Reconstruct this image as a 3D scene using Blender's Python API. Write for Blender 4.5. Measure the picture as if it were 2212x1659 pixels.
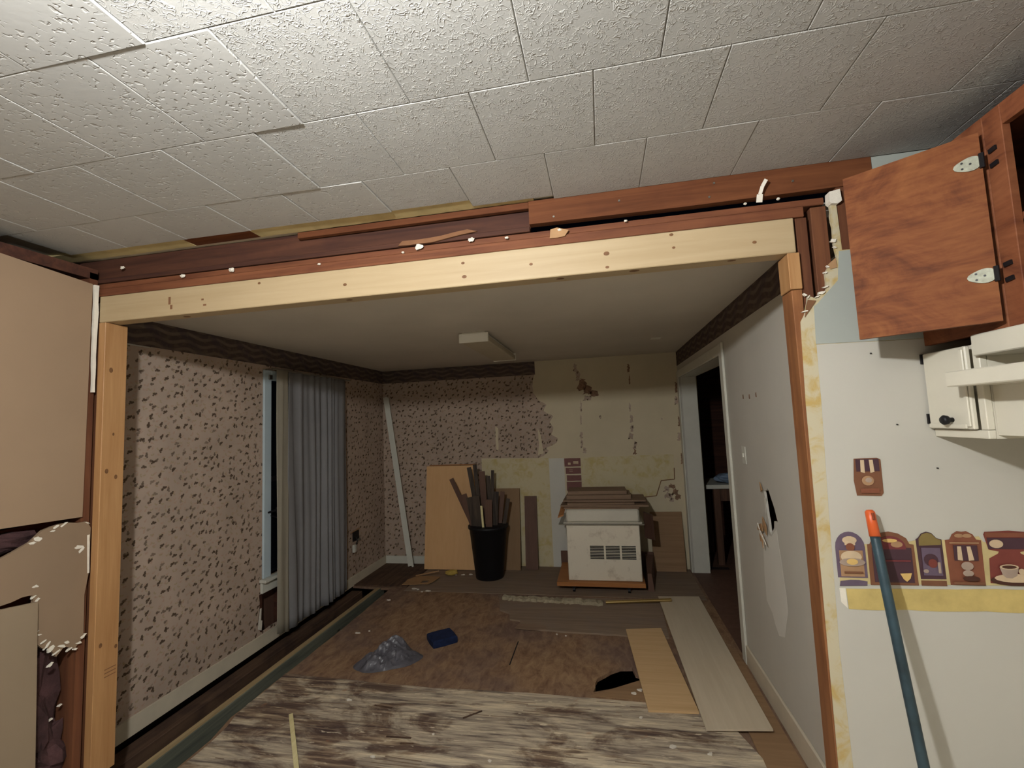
import bpy, bmesh, math, random
from mathutils import Vector, Matrix, noise as mnoise
from mathutils.geometry import tessellate_polygon

for o in list(bpy.data.objects):
    bpy.data.objects.remove(o)
SC = bpy.context.scene
COL = SC.collection
RND = random.Random(7)

# ------------------------------------------------------------------ camera
F_PX, YAW, PITCH, ROLL = 981.47, .1892, .0844, -.0415
CAM = Vector((2.1855, -1.7179, 1.6791))
fw = Vector((-math.sin(YAW)*math.cos(PITCH), math.cos(YAW)*math.cos(PITCH), math.sin(PITCH)))
r0 = Vector((math.cos(YAW), math.sin(YAW), 0)); u0 = r0.cross(fw)
rr = math.cos(ROLL)*r0 + math.sin(ROLL)*u0
uu = -math.sin(ROLL)*r0 + math.cos(ROLL)*u0
cd = bpy.data.cameras.new('camera'); co = bpy.data.objects.new('camera', cd); COL.objects.link(co)
cd.sensor_fit = 'HORIZONTAL'; cd.sensor_width = 36.0; cd.lens = 36.0*F_PX/2212.0
cd.clip_start = .02; cd.clip_end = 60
co.matrix_world = Matrix(((rr.x, uu.x, -fw.x, CAM.x), (rr.y, uu.y, -fw.y, CAM.y), (rr.z, uu.z, -fw.z, CAM.z), (0, 0, 0, 1)))
SC.camera = co
# ------------------------------------------------------------------ world and exposure
W = bpy.data.worlds.new('night'); SC.world = W; W.use_nodes = True
W.node_tree.nodes['Background'].inputs[0].default_value = (.02, .025, .06, 1)
W.node_tree.nodes['Background'].inputs[1].default_value = .01
SC.view_settings.view_transform = 'Standard'; SC.view_settings.look = 'None'
SC.view_settings.gamma = 1.0; SC.view_settings.use_curve_mapping = False
SC.view_settings.exposure = 1.32
BULB_LOC = Vector((1.68, -1.62, 2.36)); BULB_R = .04; BULB_STRENGTH = 950; BULB_COL = (.98, 1.0, .99)

# ------------------------------------------------------------------ materials
MATS = {}
def newmat(name):
    m = bpy.data.materials.new(name); m.use_nodes = True
    MATS[name] = m
    return m, m.node_tree.nodes, m.node_tree.links, m.node_tree.nodes['Principled BSDF']
def lin(c):
    return tuple((v/12.92 if v <= .04045 else ((v+.055)/1.055)**2.4) for v in [x/255 for x in c]) + (1,)
class NT:
    """small node helper"""
    def __init__(s, name, rough=.7, spec=.3):
        s.m, s.n, s.l, s.b = newmat(name)
        s.b.inputs['Roughness'].default_value = rough
        s.b.inputs['Specular IOR Level'].default_value = spec
        s.tc = s.n.new('ShaderNodeTexCoord')
    def put(s, sock, v):
        if hasattr(v, 'is_output') or isinstance(v, bpy.types.NodeSocket): s.l.new(v, sock)
        else: sock.default_value = v
    def obj(s, scale=(1, 1, 1), loc=(0, 0, 0), rnd=False, rot=(0, 0, 0)):
        mp = s.n.new('ShaderNodeMapping'); mp.inputs['Scale'].default_value = scale
        mp.inputs['Location'].default_value = loc; mp.inputs['Rotation'].default_value = rot
        src = s.tc.outputs['Object']
        if rnd:
            oi = s.n.new('ShaderNodeObjectInfo')
            va = s.n.new('ShaderNodeVectorMath'); va.operation = 'MULTIPLY_ADD'
            cb = s.n.new('ShaderNodeCombineXYZ')
            for i in range(3): s.l.new(oi.outputs['Random'], cb.inputs[i])
            s.l.new(cb.outputs[0], va.inputs[0]); va.inputs[1].default_value = (37, 53, 71); s.l.new(src, va.inputs[2])
            src = va.outputs[0]
        s.l.new(src, mp.inputs['Vector'])
        return mp.outputs[0]
    def noise(s, vec, scale=5, detail=3, rough=.55, dist=0, dim='3D'):
        t = s.n.new('ShaderNodeTexNoise'); t.noise_dimensions = dim
        t.inputs['Scale'].default_value = scale; t.inputs['Detail'].default_value = detail
        t.inputs['Roughness'].default_value = rough; t.inputs['Distortion'].default_value = dist
        s.l.new(vec, t.inputs['Vector']); return t.outputs['Fac']
    def math(s, op, a, b=0.0, c=0.0):
        t = s.n.new('ShaderNodeMath'); t.operation = op
        s.put(t.inputs[0], a); s.put(t.inputs[1], b); s.put(t.inputs[2], c); return t.outputs[0]
    def ramp(s, fac, stops, interp='LINEAR'):
        t = s.n.new('ShaderNodeValToRGB'); e = t.color_ramp.elements; t.color_ramp.interpolation = interp
        e[0].position, e[0].color = stops[0]
        e[1].position, e[1].color = stops[-1]
        for p, c in stops[1:-1]:
            k = e.new(p); k.color = c
        s.l.new(fac, t.inputs[0]); return t.outputs[0]
    def fr(s, fac, lo, hi, a=0.0, b=1.0):
        t = s.n.new('ShaderNodeMapRange'); t.clamp = True; t.interpolation_type = 'SMOOTHSTEP'
        s.put(t.inputs[0], fac)
        for i, v in enumerate((lo, hi, a, b)): t.inputs[i+1].default_value = v
        return t.outputs[0]
    def mix(s, fac, a, b):
        t = s.n.new('ShaderNodeMix'); t.data_type = 'RGBA'
        s.put(t.inputs[0], fac); s.put(t.inputs[6], a); s.put(t.inputs[7], b); return t.outputs[2]
    def col(s, c): s.put(s.b.inputs['Base Color'], c)
    def bump(s, h, strength=.3, dist=.005):
        t = s.n.new('ShaderNodeBump'); t.inputs['Strength'].default_value = strength; t.inputs['Distance'].default_value = dist
        s.l.new(h, t.inputs['Height']); s.l.new(t.outputs[0], s.b.inputs['Normal'])

def m_plain(name, c, rough=.7, var=.12, scale=6, spec=.3, bump=0, metal=0):
    t = NT(name, rough, spec); c = lin(c)
    n = t.noise(t.obj(rnd=True), scale, 4, .6)
    a = tuple(v*(1-var) for v in c[:3])+(1,); b = tuple(min(1, v*(1+var)) for v in c[:3])+(1,)
    t.col(t.ramp(n, [(.3, a), (.7, b)]))
    t.b.inputs['Metallic'].default_value = metal
    if bump: t.bump(t.noise(t.obj(rnd=True), scale*8, 3), bump, .004)
    return t.m
def m_wood(name, c1, c2, axis='X', fine=1.0, rough=.6, knots=None, spec=.3, blotch=0, cb=None, bump=.15):
    t = NT(name, rough, spec); c1, c2 = lin(c1), lin(c2)
    sc = {'X': (1.2, 22, 22), 'Y': (22, 1.2, 22), 'Z': (22, 22, 1.2)}[axis]
    sc = tuple(v*fine for v in sc)
    v = t.obj(sc, rnd=True)
    n = t.noise(v, 2.0, 5, .6, .6)
    c = t.ramp(n, [(.32, c1), (.68, c2)])
    if blotch:
        nb = t.noise(t.obj((1, 1, 1), rnd=True), 5, 4, .6)
        c = t.mix(t.fr(nb, .45, .7, 0, blotch), c, lin(cb))
    if knots:
        ks = {'X': (2.6, 9, 9), 'Y': (9, 2.6, 9), 'Z': (9, 9, 2.6)}[axis]
        vo = t.n.new('ShaderNodeTexVoronoi'); vo.inputs['Scale'].default_value = 1.0
        t.l.new(t.obj(tuple(k*1.25 for k in ks), rnd=True), vo.inputs['Vector'])
        k = t.fr(vo.outputs['Distance'], .05, .11, 1, 0)
        c = t.mix(k, c, lin(knots))
    t.col(c); t.bump(n, bump, .003)
    return t.m
def m_floral(name, plane, base=(178, 158, 142), pr=(76, 60, 46)):
    t = NT(name, .8, .15)
    sp = t.n.new('ShaderNodeSeparateXYZ'); t.l.new(t.tc.outputs['Object'], sp.inputs[0])
    def layer(s, rndm, blobs, off, soft=.25):
        cb = t.n.new('ShaderNodeCombineXYZ')
        t.l.new(t.math('MULTIPLY_ADD', sp.outputs[0 if plane == 'XZ' else 1], 1/s, off), cb.inputs[0])
        t.l.new(t.math('MULTIPLY_ADD', sp.outputs[2], 1/s, off*1.7), cb.inputs[1])
        vo = t.n.new('ShaderNodeTexVoronoi'); vo.voronoi_dimensions = '2D'
        vo.inputs['Scale'].default_value = 1; vo.inputs['Randomness'].default_value = rndm
        t.l.new(cb.outputs[0], vo.inputs['Vector'])
        sub = t.n.new('ShaderNodeVectorMath'); sub.operation = 'SUBTRACT'
        t.l.new(cb.outputs[0], sub.inputs[0]); t.l.new(vo.outputs['Position'], sub.inputs[1])
        rot = t.n.new('ShaderNodeVectorRotate'); rot.rotation_type = 'Z_AXIS'
        sc = t.n.new('ShaderNodeSeparateColor'); t.l.new(vo.outputs['Color'], sc.inputs[0])
        t.l.new(t.math('MULTIPLY_ADD', sc.outputs[0], 1.8, -.9), rot.inputs['Angle'])
        t.l.new(sub.outputs[0], rot.inputs['Vector'])
        q = t.n.new('ShaderNodeSeparateXYZ'); t.l.new(rot.outputs[0], q.inputs[0])
        m = None
        for (x, y, rx, ry) in blobs:
            dx = t.math('DIVIDE', t.math('SUBTRACT', q.outputs[0], x), rx)
            dy = t.math('DIVIDE', t.math('SUBTRACT', q.outputs[1], y), ry)
            d = t.math('ADD', t.math('MULTIPLY', dx, dx), t.math('MULTIPLY', dy, dy))
            m = d if m is None else t.math('MINIMUM', m, d)
        return t.fr(m, 1-soft*2, 1+soft*2, 1, 0), sc
    nz = t.noise(t.obj(), 3, 4)
    c = t.ramp(nz, [(.3, lin(tuple(v*.94 for v in base))), (.7, lin(tuple(min(255, v*1.04) for v in base)))])
    pk, _ = layer(.046, .9, [(0, 0, .16, .12), (.2, .12, .1, .08)], 3.3)
    c = t.mix(t.math('MULTIPLY', pk, .45), c, lin((170, 132, 112)))
    ol, _ = layer(.058, .9, [(0, 0, .13, .07), (-.16, .1, .07, .1)], 9.1)
    c = t.mix(t.math('MULTIPLY', ol, .5), c, lin((152, 136, 96)))
    d2, s2 = layer(.066, .9, [(0, 0, .13, .13), (.12, .13, .08, .07)], 5.5)
    c = t.mix(t.math('MULTIPLY', d2, t.fr(s2.outputs[1], .25, .6, 0, .8)), c, lin(pr))
    dk, sc = layer(.074, .85, [(0, 0, .16, .105), (.13, .09, .09, .075), (-.07, -.15, .08, .07)], 0)
    c = t.mix(t.math('MULTIPLY', dk, t.fr(sc.outputs[1], .0, .5, .55, .95)), c, lin(pr))
    t.col(c); return t.m
def m_damask(name, a=(214, 198, 150), b=(196, 164, 78), scale=16, lo=.45, hi=.66):
    t = NT(name, .8, .15)
    n = t.noise(t.obj(), scale, 5, .6, .8); n2 = t.noise(t.obj(), scale*.35, 3)
    f = t.math('MULTIPLY_ADD', n2, .5, t.math('MULTIPLY', n, .6))
    t.col(t.ramp(t.fr(f, lo, hi), [(0, lin(a)), (1, lin(b))])); return t.m
def m_swirl(name, c=(172, 170, 166)):
    t = NT(name, .6, .25)
    v = t.obj((1, 1, 1), rnd=True)
    n = t.noise(v, 64, .8, .4, 1.3)
    r = t.math('ABSOLUTE', t.math('SUBTRACT', n, .5))
    ridge = t.fr(r, .0, .07, 1, 0)
    msk = t.fr(t.noise(v, 30, 1), .30, .55)
    h = t.math('MULTIPLY', ridge, msk)
    h = t.math('MULTIPLY_ADD', t.noise(v, 240, 2), .14, h)
    t.col(t.ramp(t.noise(v, 4, 3), [(.3, lin(tuple(x*.97 for x in c))), (.7, lin(c))]))
    t.bump(h, .45, .0035); return t.m
def m_pitted(name, c=(172, 170, 166)):
    t = NT(name, .55, .3)
    v = t.obj((1, 1, 1), rnd=True)
    n = t.noise(v, 75, 1.5, .5, .6)
    pit = t.fr(n, .58, .70, 0, 1)
    msk = t.fr(t.noise(v, 9, 2), .32, .46)
    h = t.math('MULTIPLY_ADD', t.noise(v, 60, 2), .22, t.math('MULTIPLY', t.math('MULTIPLY', pit, msk), -1.0))
    t.col(t.ramp(t.noise(v, 4, 3), [(.3, lin(tuple(x*.97 for x in c))), (.7, lin(c))]))
    t.bump(h, .5, .0035); return t.m
def m_weathered(name):
    t = NT(name, .85, .15)
    n1 = t.noise(t.obj((1.1, 9, 9)), 2.4, 6, .62, .7)
    n2 = t.noise(t.obj((2.0, 46, 46)), 1.2, 5, .7, .3)
    big = t.noise(t.obj((.8, 1.7, 1), (3.1, .35, 0)), 2.7, 6, .65, .8)
    sp_ = t.n.new('ShaderNodeSeparateXYZ'); t.l.new(t.tc.outputs['Object'], sp_.inputs[0])
    zone = t.fr(sp_.outputs[0], .3, 1.5, -.06, .035)          # sanded toward the middle of the opening
    big = t.math('ADD', t.math('ADD', big, zone), t.fr(sp_.outputs[1], .92, 1.1, 0, .07))
    s = t.math('ADD', t.math('MULTIPLY', n1, .62), t.math('MULTIPLY', n2, .38))
    base = t.ramp(s, [(.36, lin((74, 60, 58))), (.49, lin((106, 86, 73))), (.58, lin((160, 138, 114))), (.66, lin((216, 197, 164)))])
    pale = t.ramp(s, [(.37, lin((104, 91, 84))), (.47, lin((168, 153, 134))), (.62, lin((227, 210, 179)))])
    c = t.mix(t.fr(big, .42, .56), base, pale)
    sp = t.fr(t.noise(t.obj((2.2, 9, 3)), 5, 4, .6), .62, .70)
    c = t.mix(t.math('MULTIPLY', sp, .75), c, lin((231, 215, 185)))
    red = t.fr(t.noise(t.obj((1, 1.4, 1), (5, 1, 0)), 7, 3), .68, .76)
    c = t.mix(t.math('MULTIPLY', red, .45), c, lin((162, 111, 77)))
    t.col(c); t.bump(s, .9, .012); return t.m
def m_subfloor(name):
    t = NT(name, .85, .15)
    n = t.noise(t.obj((3.2, 1.5, 3), rot=(0, 0, .5)), 6, 6, .7, .5)
    g = t.noise(t.obj((1, 1, 1), (1.3, .4, 0)), 1.3, 4)
    a = t.ramp(n, [(.32, lin((119, 89, 66))), (.5, lin((149, 117, 87))), (.68, lin((171, 140, 105)))])
    b = t.ramp(n, [(.3, lin((101, 80, 73))), (.7, lin((135, 112, 98)))])
    c = t.mix(t.fr(g, .36, .66, .15, .85), a, b)
    t.col(c); t.bump(n, .35, .004); return t.m
def m_stained(name, c1, c2, c3, scale=3):
    t = NT(name, .62, .12)
    n = t.noise(t.obj((1, 1, 1.6)), scale, 6, .65, 1.0)
    n2 = t.noise(t.obj((3, 3, 26)), 3, 4)
    f = t.math('MULTIPLY_ADD', n2, .3, t.math('MULTIPLY', n, .75))
    t.col(t.ramp(f, [(.36, lin(c1)), (.5, lin(c2)), (.66, lin(c3))])); return t.m
def m_border(name, plane):
    t = NT(name, .8, .15)
    sp = t.n.new('ShaderNodeSeparateXYZ'); t.l.new(t.tc.outputs['Object'], sp.inputs[0])
    u, z = sp.outputs[0 if plane == 'XZ' else 1], sp.outputs[2]
    n = t.noise(t.obj((1, 1, 1)), 22, 4, .6)
    wob = t.math('MULTIPLY_ADD', t.math('SINE', t.math('MULTIPLY', u, 26)), .012, z)
    band = t.fr(t.math('SINE', t.math('MULTIPLY', wob, 120)), -.2, .8)
    sw = t.fr(t.math('SINE', t.math('MULTIPLY_ADD', z, 30, t.math('MULTIPLY', u, 26))), .2, .9)
    c = t.mix(t.math('MULTIPLY', band, .6), lin((84, 70, 66)), lin((128, 110, 94)))
    c = t.mix(t.math('MULTIPLY', sw, .6), c, lin((78, 66, 70)))
    c = t.mix(t.fr(n, .45, .7, 0, .7), c, lin((104, 92, 78)))
    t.col(c); return t.m
def m_emit(name, col, s):
    m, n, l, b = newmat(name)
    b.inputs['Base Color'].default_value = (1, 1, 1, 1)
    b.inputs['Emission Color'].default_value = col + (1,); b.inputs['Emission Strength'].default_value = s
    return m

m_plain('wall_white', (206, 203, 192), .75, .03, 3)
m_plain('paper_white', (184, 180, 170), .7, .02, 2)
m_plain('paper_blue_and_shade', (158, 162, 155), .7, .03, 2)
m_plain('wall_paint', (192, 187, 176), .7, .04, 2)
m_plain('paint_patch', (214, 210, 200), .7, .03, 3)
m_plain('drywall_cream', (204, 191, 162), .85, .05, 2.5)
m_plain('ceiling_far', (210, 201, 188), .9, .05, 1.5)
m_plain('ceiling_slab', (190, 180, 160), .9)
m_plain('bare_yellow', (190, 172, 124), .85, .14, 10)
m_plain('plaster', (222, 214, 200), .9, .06, 30, bump=.4)
m_plain('kraft', (164, 128, 92), .9, .12, 14)
m_plain('kraft_dark', (120, 84, 58), .9, .15, 14)
m_plain('trim_white', (206, 204, 192), .5, .05, 5)
m_plain('trim_blue', (186, 200, 206), .45, .04, 5)
m_plain('base_beige', (204, 192, 170), .6, .08, 5)
m_plain('enamel', (206, 200, 184), .28, .04, 4, .5)
m_plain('metal', (150, 146, 136), .32, .08, 8, metal=.85)
m_plain('brass', (176, 150, 96), .3, .08, 8, metal=.8)
m_plain('nickel', (150, 150, 134), .55, .25, 60, metal=.2)
m_plain('black_metal', (26, 24, 26), .4, .1, 8)
m_plain('black_plastic', (20, 19, 22), .5, .1, 8)
m_plain('blue_foam', (22, 34, 66), .9, .3, 30)
m_plain('blue_cloth', (120, 138, 160), .9, .2, 12)
m_plain('grey_plastic', (84, 82, 88), .38, .2, 14, .45)
m_plain('fluff', (158, 146, 122), .95, .25, 26, bump=.6)
m_plain('cardboard', (158, 122, 84), .85, .1, 6)
m_plain('soil', (44, 34, 30), .95, .4, 9, bump=.5)
m_plain('void', (16, 14, 18), .95, .2, 5)
m_plain('curtain', (128, 126, 127), .85, .06, 4)
m_plain('curtain_lining', (152, 144, 128), .85, .05, 4)
m_plain('orange', (206, 88, 36), .4, .05, 6, .5)
m_plain('teal_paint', (44, 62, 70), .45, .45, 9, .4)
m_plain('insulation', (66, 44, 44), .95, .5, 9, bump=.8)
m_plain('red_brown', (122, 56, 32), .8, .3, 10)
m_plain('glue_band', (190, 168, 106), .8, .16, 13)
m_plain('scrap_paper', (132, 104, 84), .9, .35, 40)
m_plain('knot_brown', (112, 78, 50), .6, .25, 60)
m_plain('lino', (206, 198, 182), .4, .04, 5)
m_plain('lens', (196, 184, 160), .55, .03, 4)
m_plain('lamp_white', (236, 232, 220), .5, .02, 4)
m_plain('sponge', (196, 168, 84), .9, .1, 30)
m_plain('glass_dark', (14, 16, 22), .08, .05, 3, .6)
m_plain('panel_tan', (146, 122, 98), .7, .05, 1.8)
m_plain('panel_tan2', (136, 114, 92), .7, .05, 2.2)
m_plain('panel_tan3', (140, 122, 100), .7, .04, 2.2)
m_wood('pine', (168, 146, 112), (178, 157, 124), 'X', .6, .5, None, .3)
m_wood('pine_post', (160, 116, 74), (178, 136, 92), 'Z', .8, .5, None, .3)
m_wood('old_pine', (92, 54, 36), (126, 78, 52), 'X', .7, .7, None, .2, .35, (88, 46, 34))
m_wood('old_board', (86, 50, 32), (114, 70, 44), 'X', .6, .7, None, .1, .3, (76, 42, 30))
m_wood('old_dark', (58, 36, 30), (86, 54, 40), 'X', .7, .75, None, .2, .4, (60, 36, 34))
m_wood('old_post', (116, 74, 46), (144, 96, 60), 'Z', .6, .6, None, .25, .4, (100, 58, 38))
m_wood('old_stud', (88, 54, 38), (116, 74, 50), 'Z', .6, .7, None, .15, .3, (92, 56, 42))
m_wood('joist', (86, 90, 80), (120, 120, 104), 'Y', .6, .7, (60, 56, 48), .2)
m_wood('joist_top', (150, 128, 92), (180, 156, 116), 'Y', .6, .7)
m_wood('rim', (72, 54, 44), (106, 82, 64), 'Y', .6, .8, None, .2, .5, (52, 40, 38))
m_wood('ply', (200, 164, 118), (212, 178, 132), 'X', .8, .65)
m_wood('ply_pale', (200, 184, 158), (208, 193, 168), 'Y', .8, .65)
m_wood('ply_brown', (138, 108, 78), (156, 124, 92), 'X', .6, .7)
m_wood('panel_maple', (216, 170, 120), (222, 178, 128), 'Z', .6, .4, None, .3)
m_wood('panel_brown', (134, 106, 76), (142, 114, 84), 'Z', .6, .7)
m_wood('plank_brown', (92, 66, 54), (106, 78, 64), 'Z', .5, .6)
m_wood('plank_dark', (46, 38, 34), (84, 70, 58), 'Z', .7, .6, None, .3)
m_wood('dolly_wood', (160, 104, 58), (184, 126, 74), 'X', .5, .55)
m_wood('scrap', (126, 102, 82), (144, 118, 96), 'X', .5, .7)
m_wood('lath', (214, 198, 142), (232, 220, 170), 'Y', .5, .6)
m_wood('mid_sheet', (128, 108, 90), (146, 126, 106), 'X', .7, .8, None, .15, .5, (134, 118, 106))
m_wood('dark_table', (70, 48, 36), (100, 70, 52), 'Z', .5, .6)
m_stained('cabinet_stain', (84, 46, 28), (114, 66, 38), (134, 84, 48), 5)
m_stained('cabinet_frame', (92, 52, 36), (118, 70, 46), (134, 84, 56), 6)
m_floral('floral_back', 'XZ'); m_floral('floral_left', 'YZ')
m_damask('damask', (188, 178, 152), (180, 154, 96), 18, .50, .70); m_damask('damask_pale', (204, 192, 158), (192, 174, 122), 13, .5, .72)
m_swirl('tile_swirl'); m_pitted('tile_pitted')
m_weathered('weathered'); m_subfloor('subfloor')
m_border('border_x', 'XZ'); m_border('border_y', 'YZ')
m_emit('bulb_glow', BULB_COL, BULB_STRENGTH)
PRINT = {k: m_plain('print_'+k, c, .6, .1, 20) for k, c in dict(
    brown=(116, 76, 54), dark=(70, 46, 54), violet=(98, 82, 98), cream=(196, 172, 142), tan=(160, 124, 92), rust=(124, 74, 54),
    green=(124, 106, 62), red=(118, 58, 50), grey=(160, 140, 126), gold=(206, 170, 104), coffee=(70, 40, 30), wine=(110, 50, 52), maroon=(120, 78, 72)).items()}

# ------------------------------------------------------------------ geometry helpers
WL = {}
def link_mesh(name, verts, faces, mat, parent=None, origin=None, smooth=False):
    if origin is None:
        xs, ys, zs = zip(*[tuple(v) for v in verts])
        origin = Vector(((min(xs)+max(xs))/2, (min(ys)+max(ys))/2, min(zs)))
    origin = Vector(origin)
    me = bpy.data.meshes.new(name)
    me.from_pydata([tuple(Vector(v)-origin) for v in verts], [], [tuple(f) for f in faces])
    me.update()
    bm = bmesh.new(); bm.from_mesh(me); bmesh.ops.recalc_face_normals(bm, faces=bm.faces); bm.to_mesh(me); bm.free()
    if smooth:
        for p in me.polygons: p.use_smooth = True
    me.materials.append(MATS[mat] if isinstance(mat, str) else mat)
    o = bpy.data.objects.new(name, me); COL.objects.link(o)
    WL[o.name] = origin
    if parent is not None:
        o.parent = parent; o.location = origin - WL[parent.name]
    else:
        o.location = origin
    return o
def thing(name, label, cat, loc, group=None):
    o = bpy.data.objects.new(name, None); COL.objects.link(o); o.empty_display_size = .05
    o.location = loc; WL[o.name] = Vector(loc)
    o['label'] = label; o['category'] = cat
    if group: o['group'] = group
    return o
def tag(o, label, cat, group=None):
    o['label'] = label; o['category'] = cat
    if group: o['group'] = group
    return o
def struct(o):
    o['kind'] = 'structure'; return o
def stuff(o):
    o['kind'] = 'stuff'; return o
class MB:
    """collects shapes; build() links one mesh object"""
    def __init__(s): s.v = []; s.f = []
    def add(s, vs, fs):
        k = len(s.v); s.v += [Vector(v) for v in vs]; s.f += [tuple(i+k for i in f) for f in fs]; return s
    def hexa(s, p):
        return s.add(p, [(0, 3, 2, 1), (4, 5, 6, 7), (0, 1, 5, 4), (1, 2, 6, 5), (2, 3, 7, 6), (3, 0, 4, 7)])
    def box(s, x0, x1, y0, y1, z0, z1, bev=0):
        if bev <= 0:
            return s.hexa([(x0, y0, z0), (x1, y0, z0), (x1, y1, z0), (x0, y1, z0), (x0, y0, z1), (x1, y0, z1), (x1, y1, z1), (x0, y1, z1)])
        bm = bmesh.new()
        bmesh.ops.create_cube(bm, size=1)
        for v in bm.verts:
            v.co = Vector((x0+(v.co.x+.5)*(x1-x0), y0+(v.co.y+.5)*(y1-y0), z0+(v.co.z+.5)*(z1-z0)))
        bmesh.ops.bevel(bm, geom=list(bm.edges), offset=bev, segments=1, affect='EDGES', profile=.5)
        bm.verts.index_update()
        s.add([v.co.copy() for v in bm.verts], [[v.index for v in f.verts] for f in bm.faces]); bm.free(); return s
    def obox(s, c, ax, ay, az):
        """oriented box: centre and three half vectors"""
        c, ax, ay, az = Vector(c), Vector(ax), Vector(ay), Vector(az)
        P = [c+i*ax+j*ay+k*az for k in (-1, 1) for (i, j) in ((-1, -1), (1, -1), (1, 1), (-1, 1))]
        return s.hexa(P)
    def bar(s, a, b, w, t, side=(1, 0, 0)):
        """bar from a to b, width w along side, thickness t"""
        a, b = Vector(a), Vector(b); d = (b-a).normalized(); sd = Vector(side); sd = (sd-sd.dot(d)*d).normalized()
        n = d.cross(sd)
        return s.obox((a+b)/2, (b-a)/2, sd*w/2, n*t/2)
    def plate(s, outline, holes, fn, t):
        """polygon (u,v) with holes, extruded; fn(u,v,w)->xyz"""
        loops = [outline]+list(holes)
        flat = [p for lp in loops for p in lp]; n = len(flat)
        tris = tessellate_polygon([[Vector((p[0], p[1], 0)) for p in lp] for lp in loops])
        vs = [fn(p[0], p[1], 0) for p in flat]+[fn(p[0], p[1], t) for p in flat]
        fs = [tuple(tr) for tr in tris]+[tuple(i+n for i in reversed(tr)) for tr in tris]
        k = 0
        for lp in loops:
            m = len(lp)
            for i in range(m):
                a, b = k+i, k+(i+1) % m
                fs.append((a, b, b+n, a+n))
            k += m
        return s.add(vs, fs)
    def tube(s, pts, r, seg=10, cap=True):
        pts = [Vector(p) for p in pts]; rs = r if isinstance(r, (list, tuple)) else [r]*len(pts)
        k = len(s.v); rings = len(pts)
        for i, p in enumerate(pts):
            d = (pts[min(i+1, rings-1)]-pts[max(i-1, 0)]).normalized()
            a = d.orthogonal().normalized(); b = d.cross(a)
            for j in range(seg):
                t = 2*math.pi*j/seg; s.v.append(p+(a*math.cos(t)+b*math.sin(t))*rs[i])
        for i in range(rings-1):
            for j in range(seg):
                s.f.append((k+i*seg+j, k+i*seg+(j+1) % seg, k+(i+1)*seg+(j+1) % seg, k+(i+1)*seg+j))
        if cap:
            s.f.append(tuple(k+j for j in range(seg))); s.f.append(tuple(k+(rings-1)*seg+j for j in range(seg)))
        return s
    def lathe(s, c, prof, seg=24):
        """profile [(r,z)] around vertical axis at c"""
        k = len(s.v); c = Vector(c); n = len(prof)
        for (r, z) in prof:
            for j in range(seg):
                t = 2*math.pi*j/seg; s.v.append(c+Vector((r*math.cos(t), r*math.sin(t), z)))
        for i in range(n-1):
            for j in range(seg):
                s.f.append((k+i*seg+j, k+i*seg+(j+1) % seg, k+(i+1)*seg+(j+1) % seg, k+(i+1)*seg+j))
        s.f.append(tuple(k+j for j in range(seg))); s.f.append(tuple(k+(n-1)*seg+j for j in range(seg)))
        return s
    def build(s, name, mat, parent=None, origin=None, smooth=False):
        return link_mesh(name, s.v, s.f, mat, parent, origin, smooth)
def bx(name, mat, x0, x1, y0, y1, z0, z1, parent=None, bev=0):
    return MB().box(x0, x1, y0, y1, z0, z1, bev).build(name, mat, parent)
def jag(pts, amp, step, seed, close=False):
    """subdivide an open polyline and shake it"""
    r = random.Random(seed); out = []
    q = pts+[pts[0]] if close else pts
    for (a, b) in zip(q[:-1], q[1:]):
        L = math.hypot(b[0]-a[0], b[1]-a[1]); n = max(1, int(L/step))
        for i in range(n):
            t = i/n; j = amp if i else amp*.3
            out.append((a[0]+(b[0]-a[0])*t+r.uniform(-j, j), a[1]+(b[1]-a[1])*t+r.uniform(-j, j)))
    if not close: out.append(q[-1])
    return out
def YZ(x):   # plate on an X = const plane, thickness along +X
    return lambda u, v, w: (x+w, u, v)
def XZ(y):
    return lambda u, v, w: (u, y+w, v)
def XY(z):
    return lambda u, v, w: (u, v, z+w)
def rect(a, b, c, d): return [(a, c), (b, c), (b, d), (a, d)]

HK = 2.542; HC = 2.40; D = 3.669; XL = -.536; XR = 3.0645; KZ = .19; KR = 3.62; KB = -4.4

# ================================================================== kitchen shell
kc = struct(bx('ceiling', 'ceiling_slab', -.60, KR+.1, KB, .06, HK+.012, HK+.08))
px = .3215
def tile(x0, x1, y0, y1, mat, dz=0, tx=0, ty=0):
    cx, cy = (x0+x1)/2, (y0+y1)/2; g = .0006
    hx, hy = (x1-x0)/2-g, (y1-y0)/2-g; b = .0022; zt = HK+.012; zb = HK
    vs = [(-hx, -hy, .012), (hx, -hy, .012), (hx, hy, .012), (-hx, hy, .012),
          (-hx, -hy, .0018), (hx, -hy, .0018), (hx, hy, .0018), (-hx, hy, .0018),
          (-hx+b, -hy+b, 0), (hx-b, -hy+b, 0), (hx-b, hy-b, 0), (-hx+b, hy-b, 0)]
    out = []
    for (x, y, z) in vs:
        d = (dz + tx*x/.16 + ty*y/.16) if z < .01 else 0
        out.append((cx+x, cy+y, HK+z-d))
    fs = [(0, 1, 2, 3), (8, 11, 10, 9)]
    for a in (0, 4):
        for i in range(4):
            j = (i+1) % 4; fs.append((a+i, a+j, a+4+j, a+4+i))
    return link_mesh('ceiling_tile', out, fs, mat, kc, (cx, cy, HK))
rows = [(-1.908, -1.59, 0), (-1.59, -1.27, 1), (-1.27, -.952, 0), (-.952, -.634, 1), (-.634, -.316, 0), (-.316, 0, 1)]
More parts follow.
